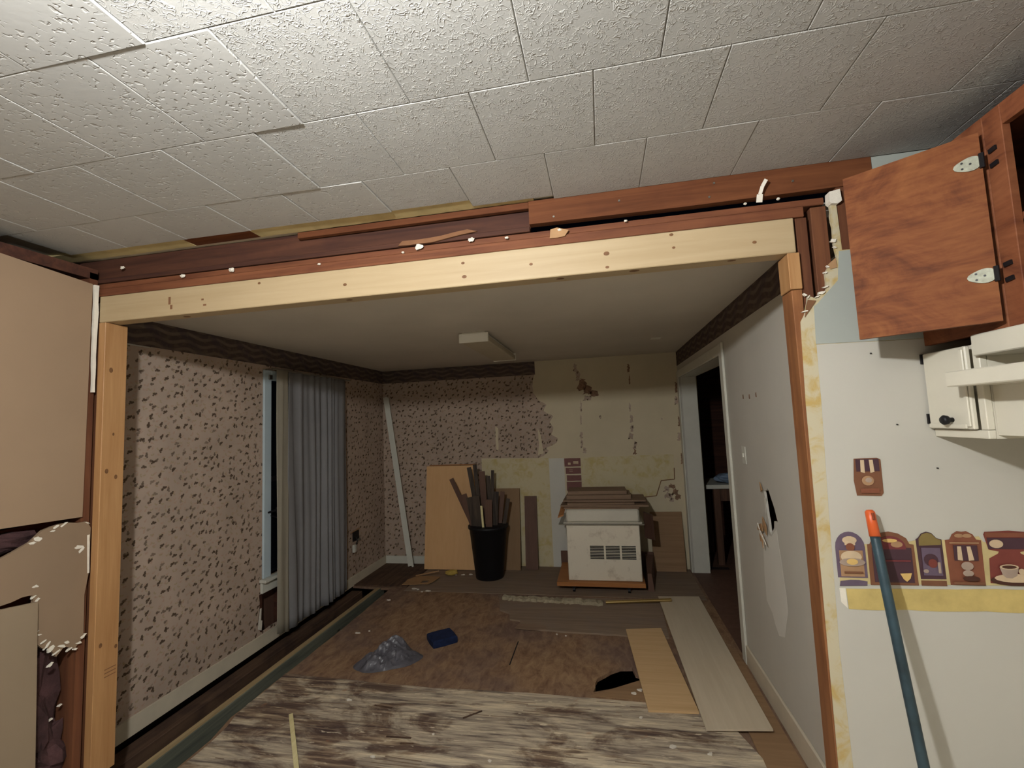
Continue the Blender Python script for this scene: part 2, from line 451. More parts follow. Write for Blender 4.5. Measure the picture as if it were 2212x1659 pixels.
for (ya, yb, odd) in rows:
    x = (1.09 if odd else .93) - 4*px
    while x < KR:
        x0, x1 = max(x, -.60), min(x+px, KR)
        if x1-x0 > .02:
            cx = (x0+x1)/2
            lim = 1.42 if odd else 1.27
            pit = cx < lim
            dz = RND.uniform(0, .0006); tx = RND.uniform(-.0004, .0004); ty = RND.uniform(-.0004, .0004)
            if pit: dz += .0006; tx += .0006; ty += .0004
            if lim-px-.02 < cx < lim: dz += .0016; tx += .0010; ty += .0006
            y1 = yb
            if yb == 0:
                y1 = -.080 if cx < 1.9 else -.004
            if yb == 0 and x0 < 1.97 < x1:
                y1 = -.03
            tile(x0, x1, ya, y1, 'tile_pitted' if pit else 'tile_swirl', dz, tx, ty)
        x += px
# bare strips along the torn edge of the ceiling
for (x0, x1) in ((-.55, .41), (.75, 1.02), (1.02, 1.40), (1.40, 1.66), (1.66, 1.975)):
    MB().plate(jag([(x0, -.002), (x1, -.002)], .003, .05, int(x0*100)+200)+jag([(x1, -.082), (x0, -.082)], .003, .06, int(x0*100)+9), [], XY(HK+.004), .008).build('bare_strip', 'bare_yellow', kc)
bx('exposed_board', 'old_board', .41, .75, -.08, 0, HK+.006, HK+.012, kc)
# the rest of the ceiling, behind the lamp
bx('plain_panel', 'tile_swirl', -.6, KR, KB, -1.908, HK, HK+.012, kc)
struct(bx('floor_kitchen', 'lino', -.60, KR+.1, KB, .08, KZ-.05, KZ))
struct(bx('wall_kitchen_right', 'wall_white', KR, KR+.1, KB, 0, KZ, HK+.012))
struct(bx('wall_kitchen_back', 'wall_white', -.7, KR+.1, KB-.1, KB, KZ, HK+.012))

# left kitchen wall: studs, torn drywall, tan panels
wl = struct(bx('wall_kitchen_left', 'void', -.36, -.34, KB, .0, KZ, HK+.012))
XK = -.13
for (a, b) in ((-.035, .0), (-.45, -.41), (-.86, -.82), (-1.4, -1.36)):
    bx('stud', 'old_stud', -.30, XK-.016, a, b, KZ, 2.47, wl)
bx('top_plate', 'old_dark', -.34, XK-.016, KB, 0, 2.44, 2.49, wl)
# upper tan panel and lower torn drywall
MB().plate([(KB, 1.352), (-.327, 1.348), (-.037, 1.335), (-.030, 2.412), (-.373, 2.44), (KB, 2.45)], [], YZ(XK-.004), -.012).build('tan_panel', 'panel_tan', wl)
low = jag([(-.45, 1.20), (-.323, 1.235), (-.23, 1.275), (-.19, 1.31), (-.126, 1.325), (-.02, 1.312)], .004, .03, 3)
low += [(-.004, 1.28), (-.006, 1.08), (-.02, .99), (-.018, .81)]
low += jag([(-.018, .81), (-.05, .775), (-.09, .80), (-.122, .771), (-.145, .82), (-.17, .83), (-.207, .90), (-.214, 1.06), (-.45, 1.06)], .007, .03, 4)
MB().plate(low, [], YZ(XK), -.012).build('torn_drywall', 'panel_tan2', wl)
MB().plate([(-.45, 1.06), (-.36, 1.05), (-.206, 1.03), (-.187, .25), (-.45, .25)], [], YZ(XK+.02), -.012).build('tan_panel', 'panel_tan3', wl)
MB().plate([(KB, KZ), (-.45, KZ), (-.45, 1.30), (KB, 1.30)], [], YZ(XK), -.012).build('tan_panel', 'panel_tan2', wl)
# gypsum showing along the torn edges
def crumbs(pts, parent, seed, r0_, r1_, fn, mat='plaster', name='plaster_crumb'):
    r = random.Random(seed)
    for (u, v) in pts:
        rad = r.uniform(r0_, r1_); n = 9; a = r.uniform(-.6, 1.0); el = r.uniform(.3, .7)
        ring = []
        for i in range(n):
            t = 2*math.pi*i/n; q = rad*r.uniform(.55, 1.35); x, y = q*math.cos(t)*1.3, q*math.sin(t)*el
            ring.append((u+x*math.cos(a)-y*math.sin(a), v+x*math.sin(a)+y*math.cos(a)))
        MB().plate(ring, [], fn, .007+r.uniform(0, .004)).build(name, mat, parent)
crumbs([(-.14, 1.315), (-.115, 1.315), (-.155, 1.30), (-.22, 1.268), (-.205, 1.28), (-.02, 1.305), (-.205, 1.09), (-.21, 1.05), (-.20, 1.03), (-.20, .905), (-.185, .89),
        (-.17, .855), (-.155, .835), (-.14, .815), (-.12, .79), (-.1, .805), (-.085, .815), (-.07, .78), (-.05, .77), (-.035, .79), (-.022, .81), (-.14, .75), (-.04, 1.19), (-.05, 1.205)],
       wl, 11, .006, .014, YZ(XK-.006))
crumbs([(-.16, .55), (-.06, .54), (-.19, .42), (-.17, .30), (-.10, .50)], wl, 5, .006, .012, YZ(XK-.06))
MB().plate(jag([(-.008, 1.25), (-.004, 1.08)], .001, .02, 2)+[(-.012, 1.08), (-.018, 1.25)], [], YZ(XK+.001), -.008).build('paper_edge', 'plaster', wl)
MB().plate(jag([(-.020, 1.90), (-.026, 2.41)], .0018, .04, 7)+jag([(-.006, 2.41), (-.009, 1.90)], .002, .04, 8), [], YZ(XK+.003), -.012).build('paper_edge', 'plaster', wl)
# insulation and red planks seen through the hole
bx('plank', 'red_brown', -.30, -.285, -.34, -.02, .2, 1.32, wl)
def lump(name, mat, c, r, seed, parent, n=10, m=7, rough=.4):
    vs = []; fs = []; off = Vector((seed*3.1, seed*1.7, seed*.9))
    for i in range(m+1):
        th = math.pi*i/m
        for j in range(n):
            ph = 2*math.pi*j/n; d = Vector((math.sin(th)*math.cos(ph), math.sin(th)*math.sin(ph), math.cos(th)))
            k = 1+rough*mnoise.noise(d*1.8+off)
            vs.append(Vector(c)+Vector((d.x*r[0], d.y*r[1], d.z*r[2]))*k)
    for i in range(m):
        for j in range(n):
            fs.append((i*n+j, i*n+(j+1) % n, (i+1)*n+(j+1) % n, (i+1)*n+j))
    return link_mesh(name, vs, fs, mat, parent)
stuff(lump('insulation', 'insulation', (-.22, -.16, .60), (.05, .10, .28), 1, wl, 16, 14, .7))
stuff(lump('insulation', 'insulation', (-.22, -.10, .36), (.05, .08, .16), 2, wl, 16, 14, .7))
stuff(lump('insulation', 'insulation', (-.21, -.27, 1.28), (.05, .10, .04), 3, wl, 16, 10, .6))

# ---- header framing above the opening
def board(name, label, mat, x0, x1, y0, y1, z0, z1, bev=.002, cat='board', group=None):
    return tag(bx(name, mat, x0, x1, y0, y1, z0, z1, None, bev), label, cat, group)
hb = thing('header_beam', 'new pale pine header beam spanning the top of the opening', 'beam', (1.38, .035, 2.233))
bx('timber', 'pine', -.13, 2.893, 0, .072, 2.233, 2.359, hb, .003)
for (x, z, w, h) in ((.262, 2.285, .012, .035), (.272, 2.262, .012, .02), (.44, 2.288, .012, .008), (.45, 2.262, .016, .008)):
    bx('stamp_mark', 'kraft_dark', x, x+w, -.0006, .0, z, z+h, hb)
for (x, z, r_) in ((1.676, 2.327, .006), (1.680, 2.270, .008), (1.952, 2.292, .006), (2.242, 2.302, .009), (2.242, 2.249, .006), (2.480, 2.347, .006), (2.760, 2.285, .006), (1.154, 2.290, .007), (2.485, 2.297, .005), (.739, 2.338, .006)):
    MB().plate([(x+r_*1.25*math.cos(a*math.pi/5), z+r_*.9*math.sin(a*math.pi/5)) for a in range(10)], [], XZ(-.0006), .0005).build('knot', 'knot_brown', hb)
for (x, y, r_) in ((.320, .042, .012), (1.153, .035, .010), (2.060, .032, .011), (2.342, .026, .013), (2.685, .021, .010)):
    MB().plate([(x+r_*1.5*math.cos(a*math.pi/5), y+r_*.8*math.sin(a*math.pi/5)) for a in range(10)], [], XY(2.2324), .0005).build('knot', 'knot_brown', hb)
board('lower_plate', 'reddish old plate plank lying directly on the pale header beam', 'old_pine', -.29, 2.93, .004, .09, 2.361, 2.398)
board('upper_plate', 'reddish old plate plank nailed on top of the lower plate', 'old_pine', -.29, 3.0, .012, .09, 2.400, 2.425)
board('recessed_board', 'dark recessed wooden board in the gap under the torn ceiling edge', 'old_dark', -.30, 1.953, .03, .05, 2.427, HK+.01)
board('ledge_strip', 'narrow dark wooden strip edging the gap above the plates', 'old_dark', -.30, 1.953, .004, .029, 2.427, 2.447)
board('edge_strip', 'thin brown wooden strip right below the yellow torn ceiling edge', 'old_board', .93, 1.953, -.003, .02, 2.518, 2.544)
fa = thing('fascia_board', 'wide reddish brown fascia board under the white ceiling tiles', 'board', (2.55, .01, 2.44))
MB().plate([(1.953, 2.452), (2.52, 2.446), (3.15, 2.450), (3.15, 2.546), (1.953, 2.546)], [], XZ(-.004), .034).build('plank', 'old_board', fa)
for (x, z) in ((2.05, 2.47), (2.3, 2.50), (2.62, 2.47), (2.64, 2.52), (2.9, 2.49)):
    MB().tube([(x, -.004, z), (x, -.007, z)], .004, 8).build('nail', 'metal', fa)
# old plaster lumps stuck to the plates
for i, (x, z, r) in enumerate(((.338, 2.412, .016), (.596, 2.414, .018), (1.49, 2.416, .022), (1.714, 2.419, .017), (2.07, 2.415, .013), (-.003, 2.488, .014), (1.034, 2.392, .009), (1.42, 2.40, .008), (2.74, 2.43, .008), (2.85, 2.433, .008), (2.32, 2.42, .008), (1.86, 2.41, .009))):
    tag(lump('plaster_lump', 'plaster', (x, -.001, z), (r*.8, .006, r*.5), i+20, None, 9, 6, .5), ('white plaster lump stuck on the brown plate above the pale header' if r > .0125 else 'tiny white plaster crumb clinging to the brown header plates'), 'plaster', 'plaster lumps on the header plates')
o = MB().plate(jag([(1.40, 2.428), (1.55, 2.426), (1.74, 2.45), (1.70, 2.462), (1.54, 2.446), (1.42, 2.446)], .003, .05, 6, True), [], XZ(-.006), .008).build('torn_paper', 'kraft_dark')
tag(o, 'torn brown drywall paper scrap hanging on the upper plate', 'paper scrap')
o = MB().plate(jag([(2.03, 2.385), (2.09, 2.388), (2.105, 2.41), (2.06, 2.425), (2.035, 2.42)], .003, .03, 6, True), [], XZ(-.004), .006).build('torn_paper', 'kraft')
tag(o, 'torn tan paper patch with plaster on the lower plate', 'paper scrap')
mb = MB()
pts = [(2.783, -.012, 2.424), (2.785, -.02, 2.45), (2.793, -.026, 2.475), (2.806, -.03, 2.497)]
for a, b in zip(pts[:-1], pts[1:]): mb.bar(a, b, .012 if a[2] > 2.43 else .02, .0015, (1, 0, 0))
tag(mb.build('curled_strip', 'plaster'), 'curled white paper strip dangling before the brown fascia board', 'paper scrap')

# ---- posts of the opening
lp = thing('pine_post', 'new pine post at the tan panelled side of the opening', 'post', (-.11, .05, KZ))
bx('timber', 'pine_post', -.130, -.091, 0, .104, KZ+.003, 2.232, lp, .002)
for i in range(3): bx('stamp_mark', 'kraft_dark', -.0912, -.0908, .045, .095, .60+i*.016, .604+i*.016, lp)
for (y, z, r_) in ((.031, 2.006, .011), (.026, 1.531, .010), (.068, 1.500, .009), (.025, .751, .009), (.092, .719, .008), (.051, 1.702, .006)):
    MB().plate([(y+r_*.8*math.cos(a*math.pi/5), z+r_*1.2*math.sin(a*math.pi/5)) for a in range(10)], [], YZ(-.0909), .0005).build('knot', 'knot_brown', lp)
board('old_stud', 'old dark red stud behind the new pine post', 'old_stud', -.180, -.132, .02, .09, KZ, 2.30, cat='post')
rp = thing('old_post', 'old brown wooden post beside the yellow wallpaper edge', 'post', (2.88, .045, KZ))
bx('timber', 'old_post', 2.866, 2.90, 0.002, .088, KZ, 2.10, rp, .002)
board('pine_block', 'short pale pine block between brown post and pine header', 'pine_post', 2.862, 2.901, -.002, .088, 2.102, 2.232, cat='block')
board('cripple_stud', 'old brown stud next to the pine block above torn drywall', 'old_stud', 2.903, 2.940, .0130, .088, KZ, 2.3605, cat='post')
board('cripple_stud', 'old brown stud tucked behind the torn drywall corner strip', 'old_stud', 2.956, 3.006, .016, .088, KZ, 2.395, cat='post')

# ---- kitchen wall right of the opening
wf = struct(MB().plate([(2.868, KZ), (KR, KZ), (KR, 2.225), (3.035, 2.225)] + jag([(3.032, 2.39), (3.012, 2.39), (3.012, 2.25), (3.018, 2.20), (2.99, 2.175), (2.976, 2.149), (2.974, 2.09), (2.94, 2.062), (2.915, 2.075), (2.905, 2.03), (2.884, 1.985)], .002, .02, 3) + [(2.876, 1.7)], [], XZ(.0), .012).build('wall_front', 'damask'))
# brown wood above the paper
bx('backing_board', 'old_stud', 3.036, KR, .002, .02, 2.226, 2.53, wf)
bx('paper_sheet', 'paper_blue_and_shade', 3.152, KR, -.003, .0015, 2.455, HK-.001, wf)  # white wall piece past the fascia, its shade painted in as blue-grey
MB().plate([(3.004, 2.396), (3.006, 2.43), (3.04, 2.436), (3.043, 2.394), (3.03, 2.385), (3.01, 2.388)], [], XZ(-.016), .03).build('plaster_corner', 'plaster', wf)
MB().plate([(2.918, KZ), (KR, KZ), (KR, 1.893), (2.926, 1.902), (2.924, 1.7), (2.914, 1.35), (2.906, .9)], [], XZ(-.0016), .0014).build('paper_sheet', 'paper_white', wf)
MB().plate([(2.925, 1.904), (KR, 1.895), (KR, 2.222), (3.024, 2.222), (3.012, 2.12), (2.945, 2.048), (2.930, 2.035)], [], XZ(-.0016), .0014).build('paper_sheet', 'paper_blue_and_shade', wf)
MB().plate(jag([(2.986, 2.178), (3.012, 2.20), (3.014, 2.165), (2.992, 2.16)], .002, .02, 4, True), [], XZ(-.003), .002).build('torn_kraft', 'kraft', wf)
MB().plate(jag([(2.898, 2.0), (2.912, 2.06), (2.938, 2.055), (2.92, 2.03)], .002, .02, 4, True), [], XZ(-.003), .002).build('torn_kraft', 'kraft_dark', wf)
crumbs([(2.915, 2.07), (2.905, 2.078), (2.942, 2.068), (2.955, 2.08), (2.972, 2.10), (2.974, 2.15), (2.984, 2.17), (3.012, 2.235), (3.010, 2.26), (2.898, 2.02)], wf, 8, .004, .009, XZ(-.006))
# glue band with its brushed yellow stain
MB().plate(jag([(2.942, 1.092), (KR, 1.107)], .001, .05, 1)+jag([(KR, 1.036), (2.944, 1.028)], .002, .04, 2), [], XZ(-.0030), .0012).build('glue_band', 'glue_band', wf)
MB().plate([(2.922, 1.094), (2.94, 1.094), (2.941, 1.03), (2.923, 1.05)], [], XZ(-.0028), .0010).build('paper_scrap', 'plaster', wf)
for (x, z) in ((3.24, 1.476), (3.086, 1.86), (3.14, 1.62)):
    MB().tube([(x, -.0015, z), (x, -.006, z)], .0025, 6).build('nail', 'black_metal', wf)

# ================================================================== dining room shell
# floor with a pit at the left and a hole
out = [(-.05, .085)] + jag([(-.03, .36), (-.03, .57), (-.075, .76), (-.075, 1.0), (-.07, 1.21), (-.06, 2.0), (-.075, 2.86)], .006, .12, 9)
out += [(-.53, 2.90), (-.53, D-.001), (XR-.001, D-.001), (XR-.001, .085)]
hole = jag([(2.045, 1.268), (2.07, 1.42), (2.157, 1.518), (2.22, 1.565), (2.30, 1.575), (2.315, 1.50), (2.36, 1.47), (2.40, 1.42)], .006, .05, 12)
fl = struct(MB().plate(out, [hole], XY(-.022), .022).build('floor', 'subfloor', None, (0, 0, -.022)))
struct(bx('ground', 'soil', XL-.3, XR+.4, -.3, D+.1, -.62, -.60))
struct(bx('wall_light_block_left', 'soil', XL-.3, XL-.12, -.3, D+.1, -.6, 0))  # added plate, keeps world light from leaking into the pit
struct(bx('wall_light_block_back', 'soil', XL-.3, XR+.4, D+.013, D+.1, -.6, -.001))  # added plate, blocks world light behind the pit
bx('floor_edge', 'soil', -.60, XR, .02, .08, -.6, KZ-.05, fl)
# delaminating plywood sheet in front
fs_ = [(-.015, .085)] + jag([(-.0, .36), (-.0, .57), (-.045, .76), (-.05, 1.0), (-.06, 1.215)], .012, .09, 21) + jag([(-.06, 1.215), (.42, 1.195), (1.02, 1.172), (1.67, 1.192), (2.37, 1.178), (2.62, 1.16), (2.80, .98)], .004, .08, 22) + [(2.86, .80), (2.84, .085)]
sh = MB().plate(fs_, [], XY(.001), .011).build('plywood_sheet', 'weathered', fl, (0, 0, .001))
bx('plywood_strip', 'ply_brown', 2.855, XR-.03, .085, 1.9, .0005, .008, fl)
r = random.Random(31); mb = MB()
for i in range(60):
    x, y = r.uniform(0, 2.7), r.uniform(.1, 1.17); L = r.uniform(.04, .32); w = r.uniform(.0015, .004); a = r.uniform(-.05, .05)
    x1 = min(x+L, 2.78)
    mb.bar((x, y, .0135+r.uniform(0, .002)), (x1, y+a*L, .0135+r.uniform(0, .004)), w, .0025, (0, 1, 0))
stuff(mb.build('splinter_layer', 'mid_sheet', fl))
# raised layer in the middle of the floor
o1 = jag([(1.11, 2.74), (1.15, 2.6), (1.20, 2.40), (1.30, 2.34), (1.33, 2.22), (1.42, 2.20), (1.44, 2.09), (1.62, 2.05), (1.92, 2.03), (2.27, 2.02), (2.55, 2.01), (2.60, 2.02)], .008, .07, 14)
MB().plate(o1+[(2.62, 2.75), (1.9, 2.74)], [], XY(.0005), .012).build('plywood_sheet', 'mid_sheet', fl)
o2 = jag([(1.40, 2.05), (1.52, 2.035), (1.66, 2.05), (1.65, 2.12), (1.42, 2.13)], .006, .05, 15, True)
MB().plate(o2, [], XY(.0126), .004).build('veneer_flap', 'scrap', fl)
bx('back_layer', 'mid_sheet', .10, XR-.03, 2.80, D-.02, .0005, .006, fl)
bx('back_layer', 'rim', XL+.02, .09, 2.90, D-.02, .0005, .012, fl)
bx('seam', 'void', 1.462, 1.47, 1.52, 1.86, .0002, .0012, fl)

# pit along the left wall
board('floor_joist', 'grey green floor joist running along the open pit by the floral wall', 'joist', -.245, -.193, .09, 2.95, -.24, -.004, .003, 'joist')
bx('worn_top', 'joist_top', -.243, -.197, .10, 2.94, -.0035, -.0015, bpy.data.objects['floor_joist'])
board('rim_joist', 'dark brown rim joist under the white baseboard of the floral wall', 'rim', XL+.001, XL+.12, .085, 2.89, -.30, -.045, .003, 'joist')
board('sill_strip', 'thin dark sill strip lying low beside the rim joist in the pit', 'rim', XL+.125, XL+.16, .085, 2.88, -.30, -.14, .002, 'joist')

# walls
hw = jag([(1.53, .405), (1.80, .40), (1.86, .115), (1.55, .112), (1.52, .18), (1.535, .28)], .008, .06, 33, True)
wL = struct(MB().plate(rect(.088, D, 0, HC), [rect(1.64, 2.60, .52, 2.17), hw], YZ(XL), -.012).build('wall_left', 'floral_left', None, (XL, 0, 0)))
bx('sheathing', 'plank_brown', XL-.11, XL-.10, .1, D, 0, .55, wL)
bx('bottom_plate', 'rim', XL-.10, XL-.013, .1, D, 0, .04, wL)
for y in (1.56, 1.84): bx('stud', 'old_dark', XL-.10, XL-.013, y-.02, y+.02, .04, .46, wL)
MB().plate(jag([(1.515, .15), (1.535, .30), (1.55, .30), (1.545, .21), (1.56, .20), (1.55, .13)], .003, .04, 2, True), [], YZ(XL+.004), .004).build('torn_edge', 'plaster', wL)
bo = bx('paper_border', 'border_y', XL, XL+.0015, .088, D-.0012, 2.24, HC-.001, wL)
MB().plate([(.09, 2.225), (.60, 2.232), (.62, 2.236), (.09, 2.250)], [], YZ(XL+.0016), .001).build('paper_strip', 'paper_white', wL)
struct(MB().plate([(.088, 0), (1.87, 0), (1.87, .095), (.088, .10)], [], YZ(XL+.0005), .014).build('baseboard_left', 'base_beige'))
struct(bx('baseboard_left', 'base_beige', XL+.0005, XL+.0145, 1.87, D-.016, 0, .10))
wB = struct(MB().plate(rect(XL-.012, XR+.2, 0, HC), [], XZ(D), .012).build('wall_back', 'drywall_cream', None, (0, D, 0)))
struct(bx('baseboard_back', 'trim_white', XL+.015, .12, D-.015, D-.0005, 0, .10))
# wallpaper left on the back wall
fp = [(XL+.001, .001), (.74, .001), (.74, 1.262), (1.44, 1.247), (1.47, 1.26)] + jag([(1.50, 1.27), (1.56, 1.33), (1.53, 1.36), (1.66, 1.42), (1.675, 1.47), (1.60, 1.52), (1.63, 1.60), (1.59, 1.66), (1.635, 1.73), (1.52, 1.80), (1.56, 1.87), (1.47, 1.93), (1.41, 2.02), (1.40, 2.10), (1.43, 2.24)], .006, .03, 17) + [(XL+.001, 2.24)]
ps = bx('paper_border', 'border_x', XL+.0016, 1.44, D-.0018, D-.0005, 2.24, HC-.001, wB)
tear = [jag([(1.43, 1.28), (1.50, 1.30), (1.48, 1.50), (1.44, 1.60), (1.45, 1.42)], .004, .05, 3, True), jag([(.93, 1.36), (.955, 1.35), (.96, 1.62), (.925, 1.64)], .004, .06, 5, True)]
MB().plate(fp, tear, XZ(D-.0018), .0013).build('paper_sheet', 'floral_back', wB, (0, D, 0))
MB().plate(rect(.742, 1.553, .001, 1.248), [], XZ(D-.0018), .0013).build('paper_sheet', 'damask_pale', wB, (0, D, 0))
MB().plate(rect(1.557, 1.735, .001, 1.240), [], XZ(D-.0018), .0013).build('paper_sheet', 'wall_white', wB, (0, D, 0))
MB().plate([(1.930, .70), (2.56, .775), (2.748, .795), (2.809, .962), (2.953, .975), (2.962, 1.252), (1.93, 1.24)], [], XZ(D-.0018), .0013).build('paper_sheet', 'damask_pale', wB, (0, D, 0))
# its dark cut edge
mb = MB()
for a, b in zip([(2.56, .775), (2.748, .795), (2.809, .962), (2.953, .975)], [(2.748, .795), (2.809, .962), (2.953, .975), (2.958, 1.10)]):
    mb.bar((a[0], D-.003, a[1]), (b[0], D-.003, b[1]), .009, .002, (0, 0, 1) if abs(a[0]-b[0]) > .05 else (1, 0, 0))
mb.build('cut_edge', 'kraft_dark', wB)
# torn brown remnants on the bare drywall
def scraps(pts, seed, mats=('floral_back', 'floral_back', 'scrap_paper')):
    r = random.Random(seed)
    for (x, z, w, h) in pts:
        p = jag([(x-w, z-h), (x+w*.8, z-h*.9), (x+w, z+h*.6), (x-w*.4, z+h)], min(w, h)*.45, max(.008, min(w, h)*.45), r.randint(0, 999), True)
        MB().plate(p, [], XZ(D-.0016), .0012).build('paper_scrap', r.choice(mats), wB, (0, D, 0))
scraps([(1.92, 2.30, .022, .05), (1.95, 2.20, .03, .06), (1.99, 2.10, .05, .07), (2.05, 2.02, .06, .05), (2.12, 1.98, .05, .035), (2.04, 1.93, .05, .03), (1.965, 1.83, .012, .07), (1.955, 1.68, .010, .06), (1.95, 1.50, .016, .04), (1.95, 1.40, .014, .05), (1.98, 1.32, .02, .035),
        (2.53, 2.25, .015, .05), (2.535, 2.12, .008, .06), (2.52, 1.80, .012, .05), (2.53, 1.67, .018, .05), (2.53, 1.56, .02, .04), (2.51, 1.47, .03, .035), (2.55, 1.37, .025, .05), (2.545, 1.29, .02, .03), (2.18, 1.70, .014, .016), (2.86, 1.65, .01, .012)], 5)
scraps([(2.86, .87, .035, .03), (2.92, .90, .035, .025), (2.88, .80, .045, .035), (2.95, .84, .04, .03), (2.98, .78, .03, .03), (2.91, .75, .03, .02), (3.04, 2.0, .014, .06), (3.03, 1.85, .02, .05), (3.045, 1.62, .012, .06), (3.035, 1.45, .02, .05), (3.045, 1.2, .012, .06)], 6, ('floral_back', 'scrap_paper'))
# vertical strip of the coffee border seen on the back wall
vb = [(1.235, 1.14), (1.125, 1.055), (1.04, .975), (.965, .86)]
for i, (zt, zb) in enumerate(vb):
    w = [.0, .012, .02, .016][i]
    MB().plate(jag([(1.738+w, zb), (1.926, zb), (1.926, zt), (1.738+w, zt)], .003, .05, i, True), [], XZ(D-.0018), .0013).build('paper_border_piece', 'print_maroon', wB)
for (x0, x1, z0, z1) in ((1.78, 1.81, 1.16, 1.185), (1.84, 1.90, 1.17, 1.20), (1.79, 1.83, 1.08, 1.085), (1.79, 1.83, 1.098, 1.103)):
    bx('printed_mark', 'print_cream', x0, x1, D-.0026, D-.0018, z0, z1, wB)
# right wall with doorway and smashed hole
hr = [(1.108, 1.235), (1.06, 1.25), (1.045, 1.268), (1.02, 1.235), (.985, 1.19), (.965, 1.165), (.945, 1.12), (.93, 1.10), (.985, 1.095), (.995, 1.06), (1.03, 1.03), (1.04, 1.01), (1.066, 1.02), (1.07, 1.06)]
DY0, DY1, DZ = 1.775, 3.552, 2.10
wRo = [(.088, 0), (DY0, 0), (DY0, DZ), (DY1, DZ), (DY1, 0), (D, 0), (D, HC), (.088, HC)]
wR = struct(MB().plate(wRo, [jag(hr, .003, .02, 2, True)], YZ(XR), .012).build('wall_right', 'wall_paint', None, (XR, 0, 0)))
bx('paper_border', 'border_y', XR-.0015, XR, .088, D-.002, 2.24, HC-.001, wR)
bx('stud', 'old_dark', XR+.013, XR+.10, .93, .985, .0, 2.3, wR)
bx('inner_face', 'kraft_dark', XR+.112, XR+.124, .088, DY0, 0, HC, wR)
bx('inner_face', 'wall_paint', XR+.013, XR+.124, DY0-.012, DY0, 0, DZ, wR)
bx('jamb', 'trim_white', XR+.013, XR+.17, DY1, DY1+.015, 0, DZ+.015, wR)
bx('head_jamb', 'trim_white', XR+.013, XR+.17, DY0, DY1, DZ, DZ+.015, wR)
bx('corner_fill', 'trim_white', XR+.013, XR+.17, DY1+.0155, D, 0, HC, wR)
MB().plate(jag([(1.17, 1.03), (1.10, 1.12), (1.08, 1.2), (1.11, 1.2), (1.12, 1.05)], .006, .05, 4, True), [], YZ(XR-.0006), .0005).build('paint_patch', 'paint_patch', wR)
MB().plate(jag([(1.17, 1.0), (1.05, 1.0), (.96, 1.06), (.93, .90), (.90, .66), (.98, .50), (1.06, .47), (1.14, .56), (1.22, .60), (1.21, .8)], .008, .06, 4, True), [], YZ(XR-.0006), .0005).build('paint_patch', 'paint_patch', wR)
# flaps of torn drywall
for i, (p, m) in enumerate((([(1.12, 1.285), (1.09, 1.245), (1.115, 1.23)], 'kraft'), ([(1.125, 1.09), (1.075, 1.05), (1.08, 1.0), (1.13, 1.035)], 'kraft'), ([(1.20, 1.03), (1.14, 1.05), (1.125, 1.01), (1.17, 1.0), (1.21, 1.0)], 'kraft'), ([(1.17, .995), (1.14, 1.0), (1.15, .945), (1.16, .95)], 'kraft'), ([(1.13, .99), (1.10, 1.0), (1.11, .92)], 'kraft'), ([(1.145, 1.0), (1.05, .955), (1.055, .965), (1.135, 1.015)], 'plaster'), ([(1.15, 1.05), (1.125, 1.02), (1.13, 1.018), (1.155, 1.045)], 'plaster'))):
    k = .012+.004*i
    MB().plate(p, [], (lambda u, v, w, k=k: (XR-k-.02*abs(v-1.05)+w, u, v)), .004).build('torn_flap', m, wR)
for i, (y, z) in enumerate(((1.34, 1.78), (1.10, 1.78), (1.22, 1.775))):
    MB().plate(jag([(y-.012, z-.014), (y+.01, z-.012), (y+.008, z+.012), (y-.008, z+.014)], .003, .01, i, True), [], YZ(XR-.0008), .0006).build('scuff', 'scrap_paper', wR)
struct(bx('baseboard_right', 'base_beige', XR-.0145, XR-.0005, .088, 1.69, 0, .13, None, .003))
ct = struct(bx('trim_1', 'trim_white', XR-.018, XR-.0005, 1.692, DY0, 0, DZ+.085, None, .004))
struct(bx('trim_2', 'trim_white', XR-.016, XR-.0005, DY0+.001, DY1, DZ+.001, DZ+.08, None, .004))
struct(bx('trim_3', 'trim_white', XR-.016, XR-.0005, DY1+.001, D-.02, 0, DZ+.08, None, .004))
cf = struct(bx('ceiling_dining', 'ceiling_far', XL-.012, XR+.2, .073, D+.012, HC, HC+.03))
sw = thing('light_switch', 'white light switch plate beside the door casing', 'switch', (XR, 1.40, 1.36))
bx('plate', 'trim_white', XR-.006, XR-.0005, 1.375, 1.445, 1.357, 1.468, sw, .002)
bx('toggle', 'trim_white', XR-.014, XR-.006, 1.403, 1.417, 1.40, 1.425, sw, .001)
bx('cover', 'lamp_white', 2.68, 2.77, 2.56, 2.65, HC-.006, HC-.0005, cf, .002)

# room beyond the doorway
X2 = XR+.17
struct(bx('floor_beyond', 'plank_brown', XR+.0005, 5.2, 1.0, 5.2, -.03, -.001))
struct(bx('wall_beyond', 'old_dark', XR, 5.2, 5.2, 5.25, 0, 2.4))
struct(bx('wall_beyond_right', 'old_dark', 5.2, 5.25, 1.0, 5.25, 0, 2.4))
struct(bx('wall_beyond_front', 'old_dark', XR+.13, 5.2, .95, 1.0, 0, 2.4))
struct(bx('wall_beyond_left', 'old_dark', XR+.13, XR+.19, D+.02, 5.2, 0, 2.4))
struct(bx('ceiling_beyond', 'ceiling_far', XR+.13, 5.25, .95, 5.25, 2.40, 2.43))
tb = thing('work_table', 'dark wooden table with pale top in the room beyond the doorway', 'table', (3.75, 4.05, 0))
bx('table_top', 'trim_white', 3.30, 4.2, 3.80, 4.4, .84, .885, tb, .004)
for (x, y) in ((3.42, 3.86), (4.1, 3.86), (3.42, 4.34), (4.1, 4.34)): bx('leg', 'dark_table', x-.035, x+.035, y-.03, y+.03, 0, .84, tb, .003)
bx('apron', 'dark_table', 3.42, 4.12, 3.845, 3.87, .70, .84, tb)
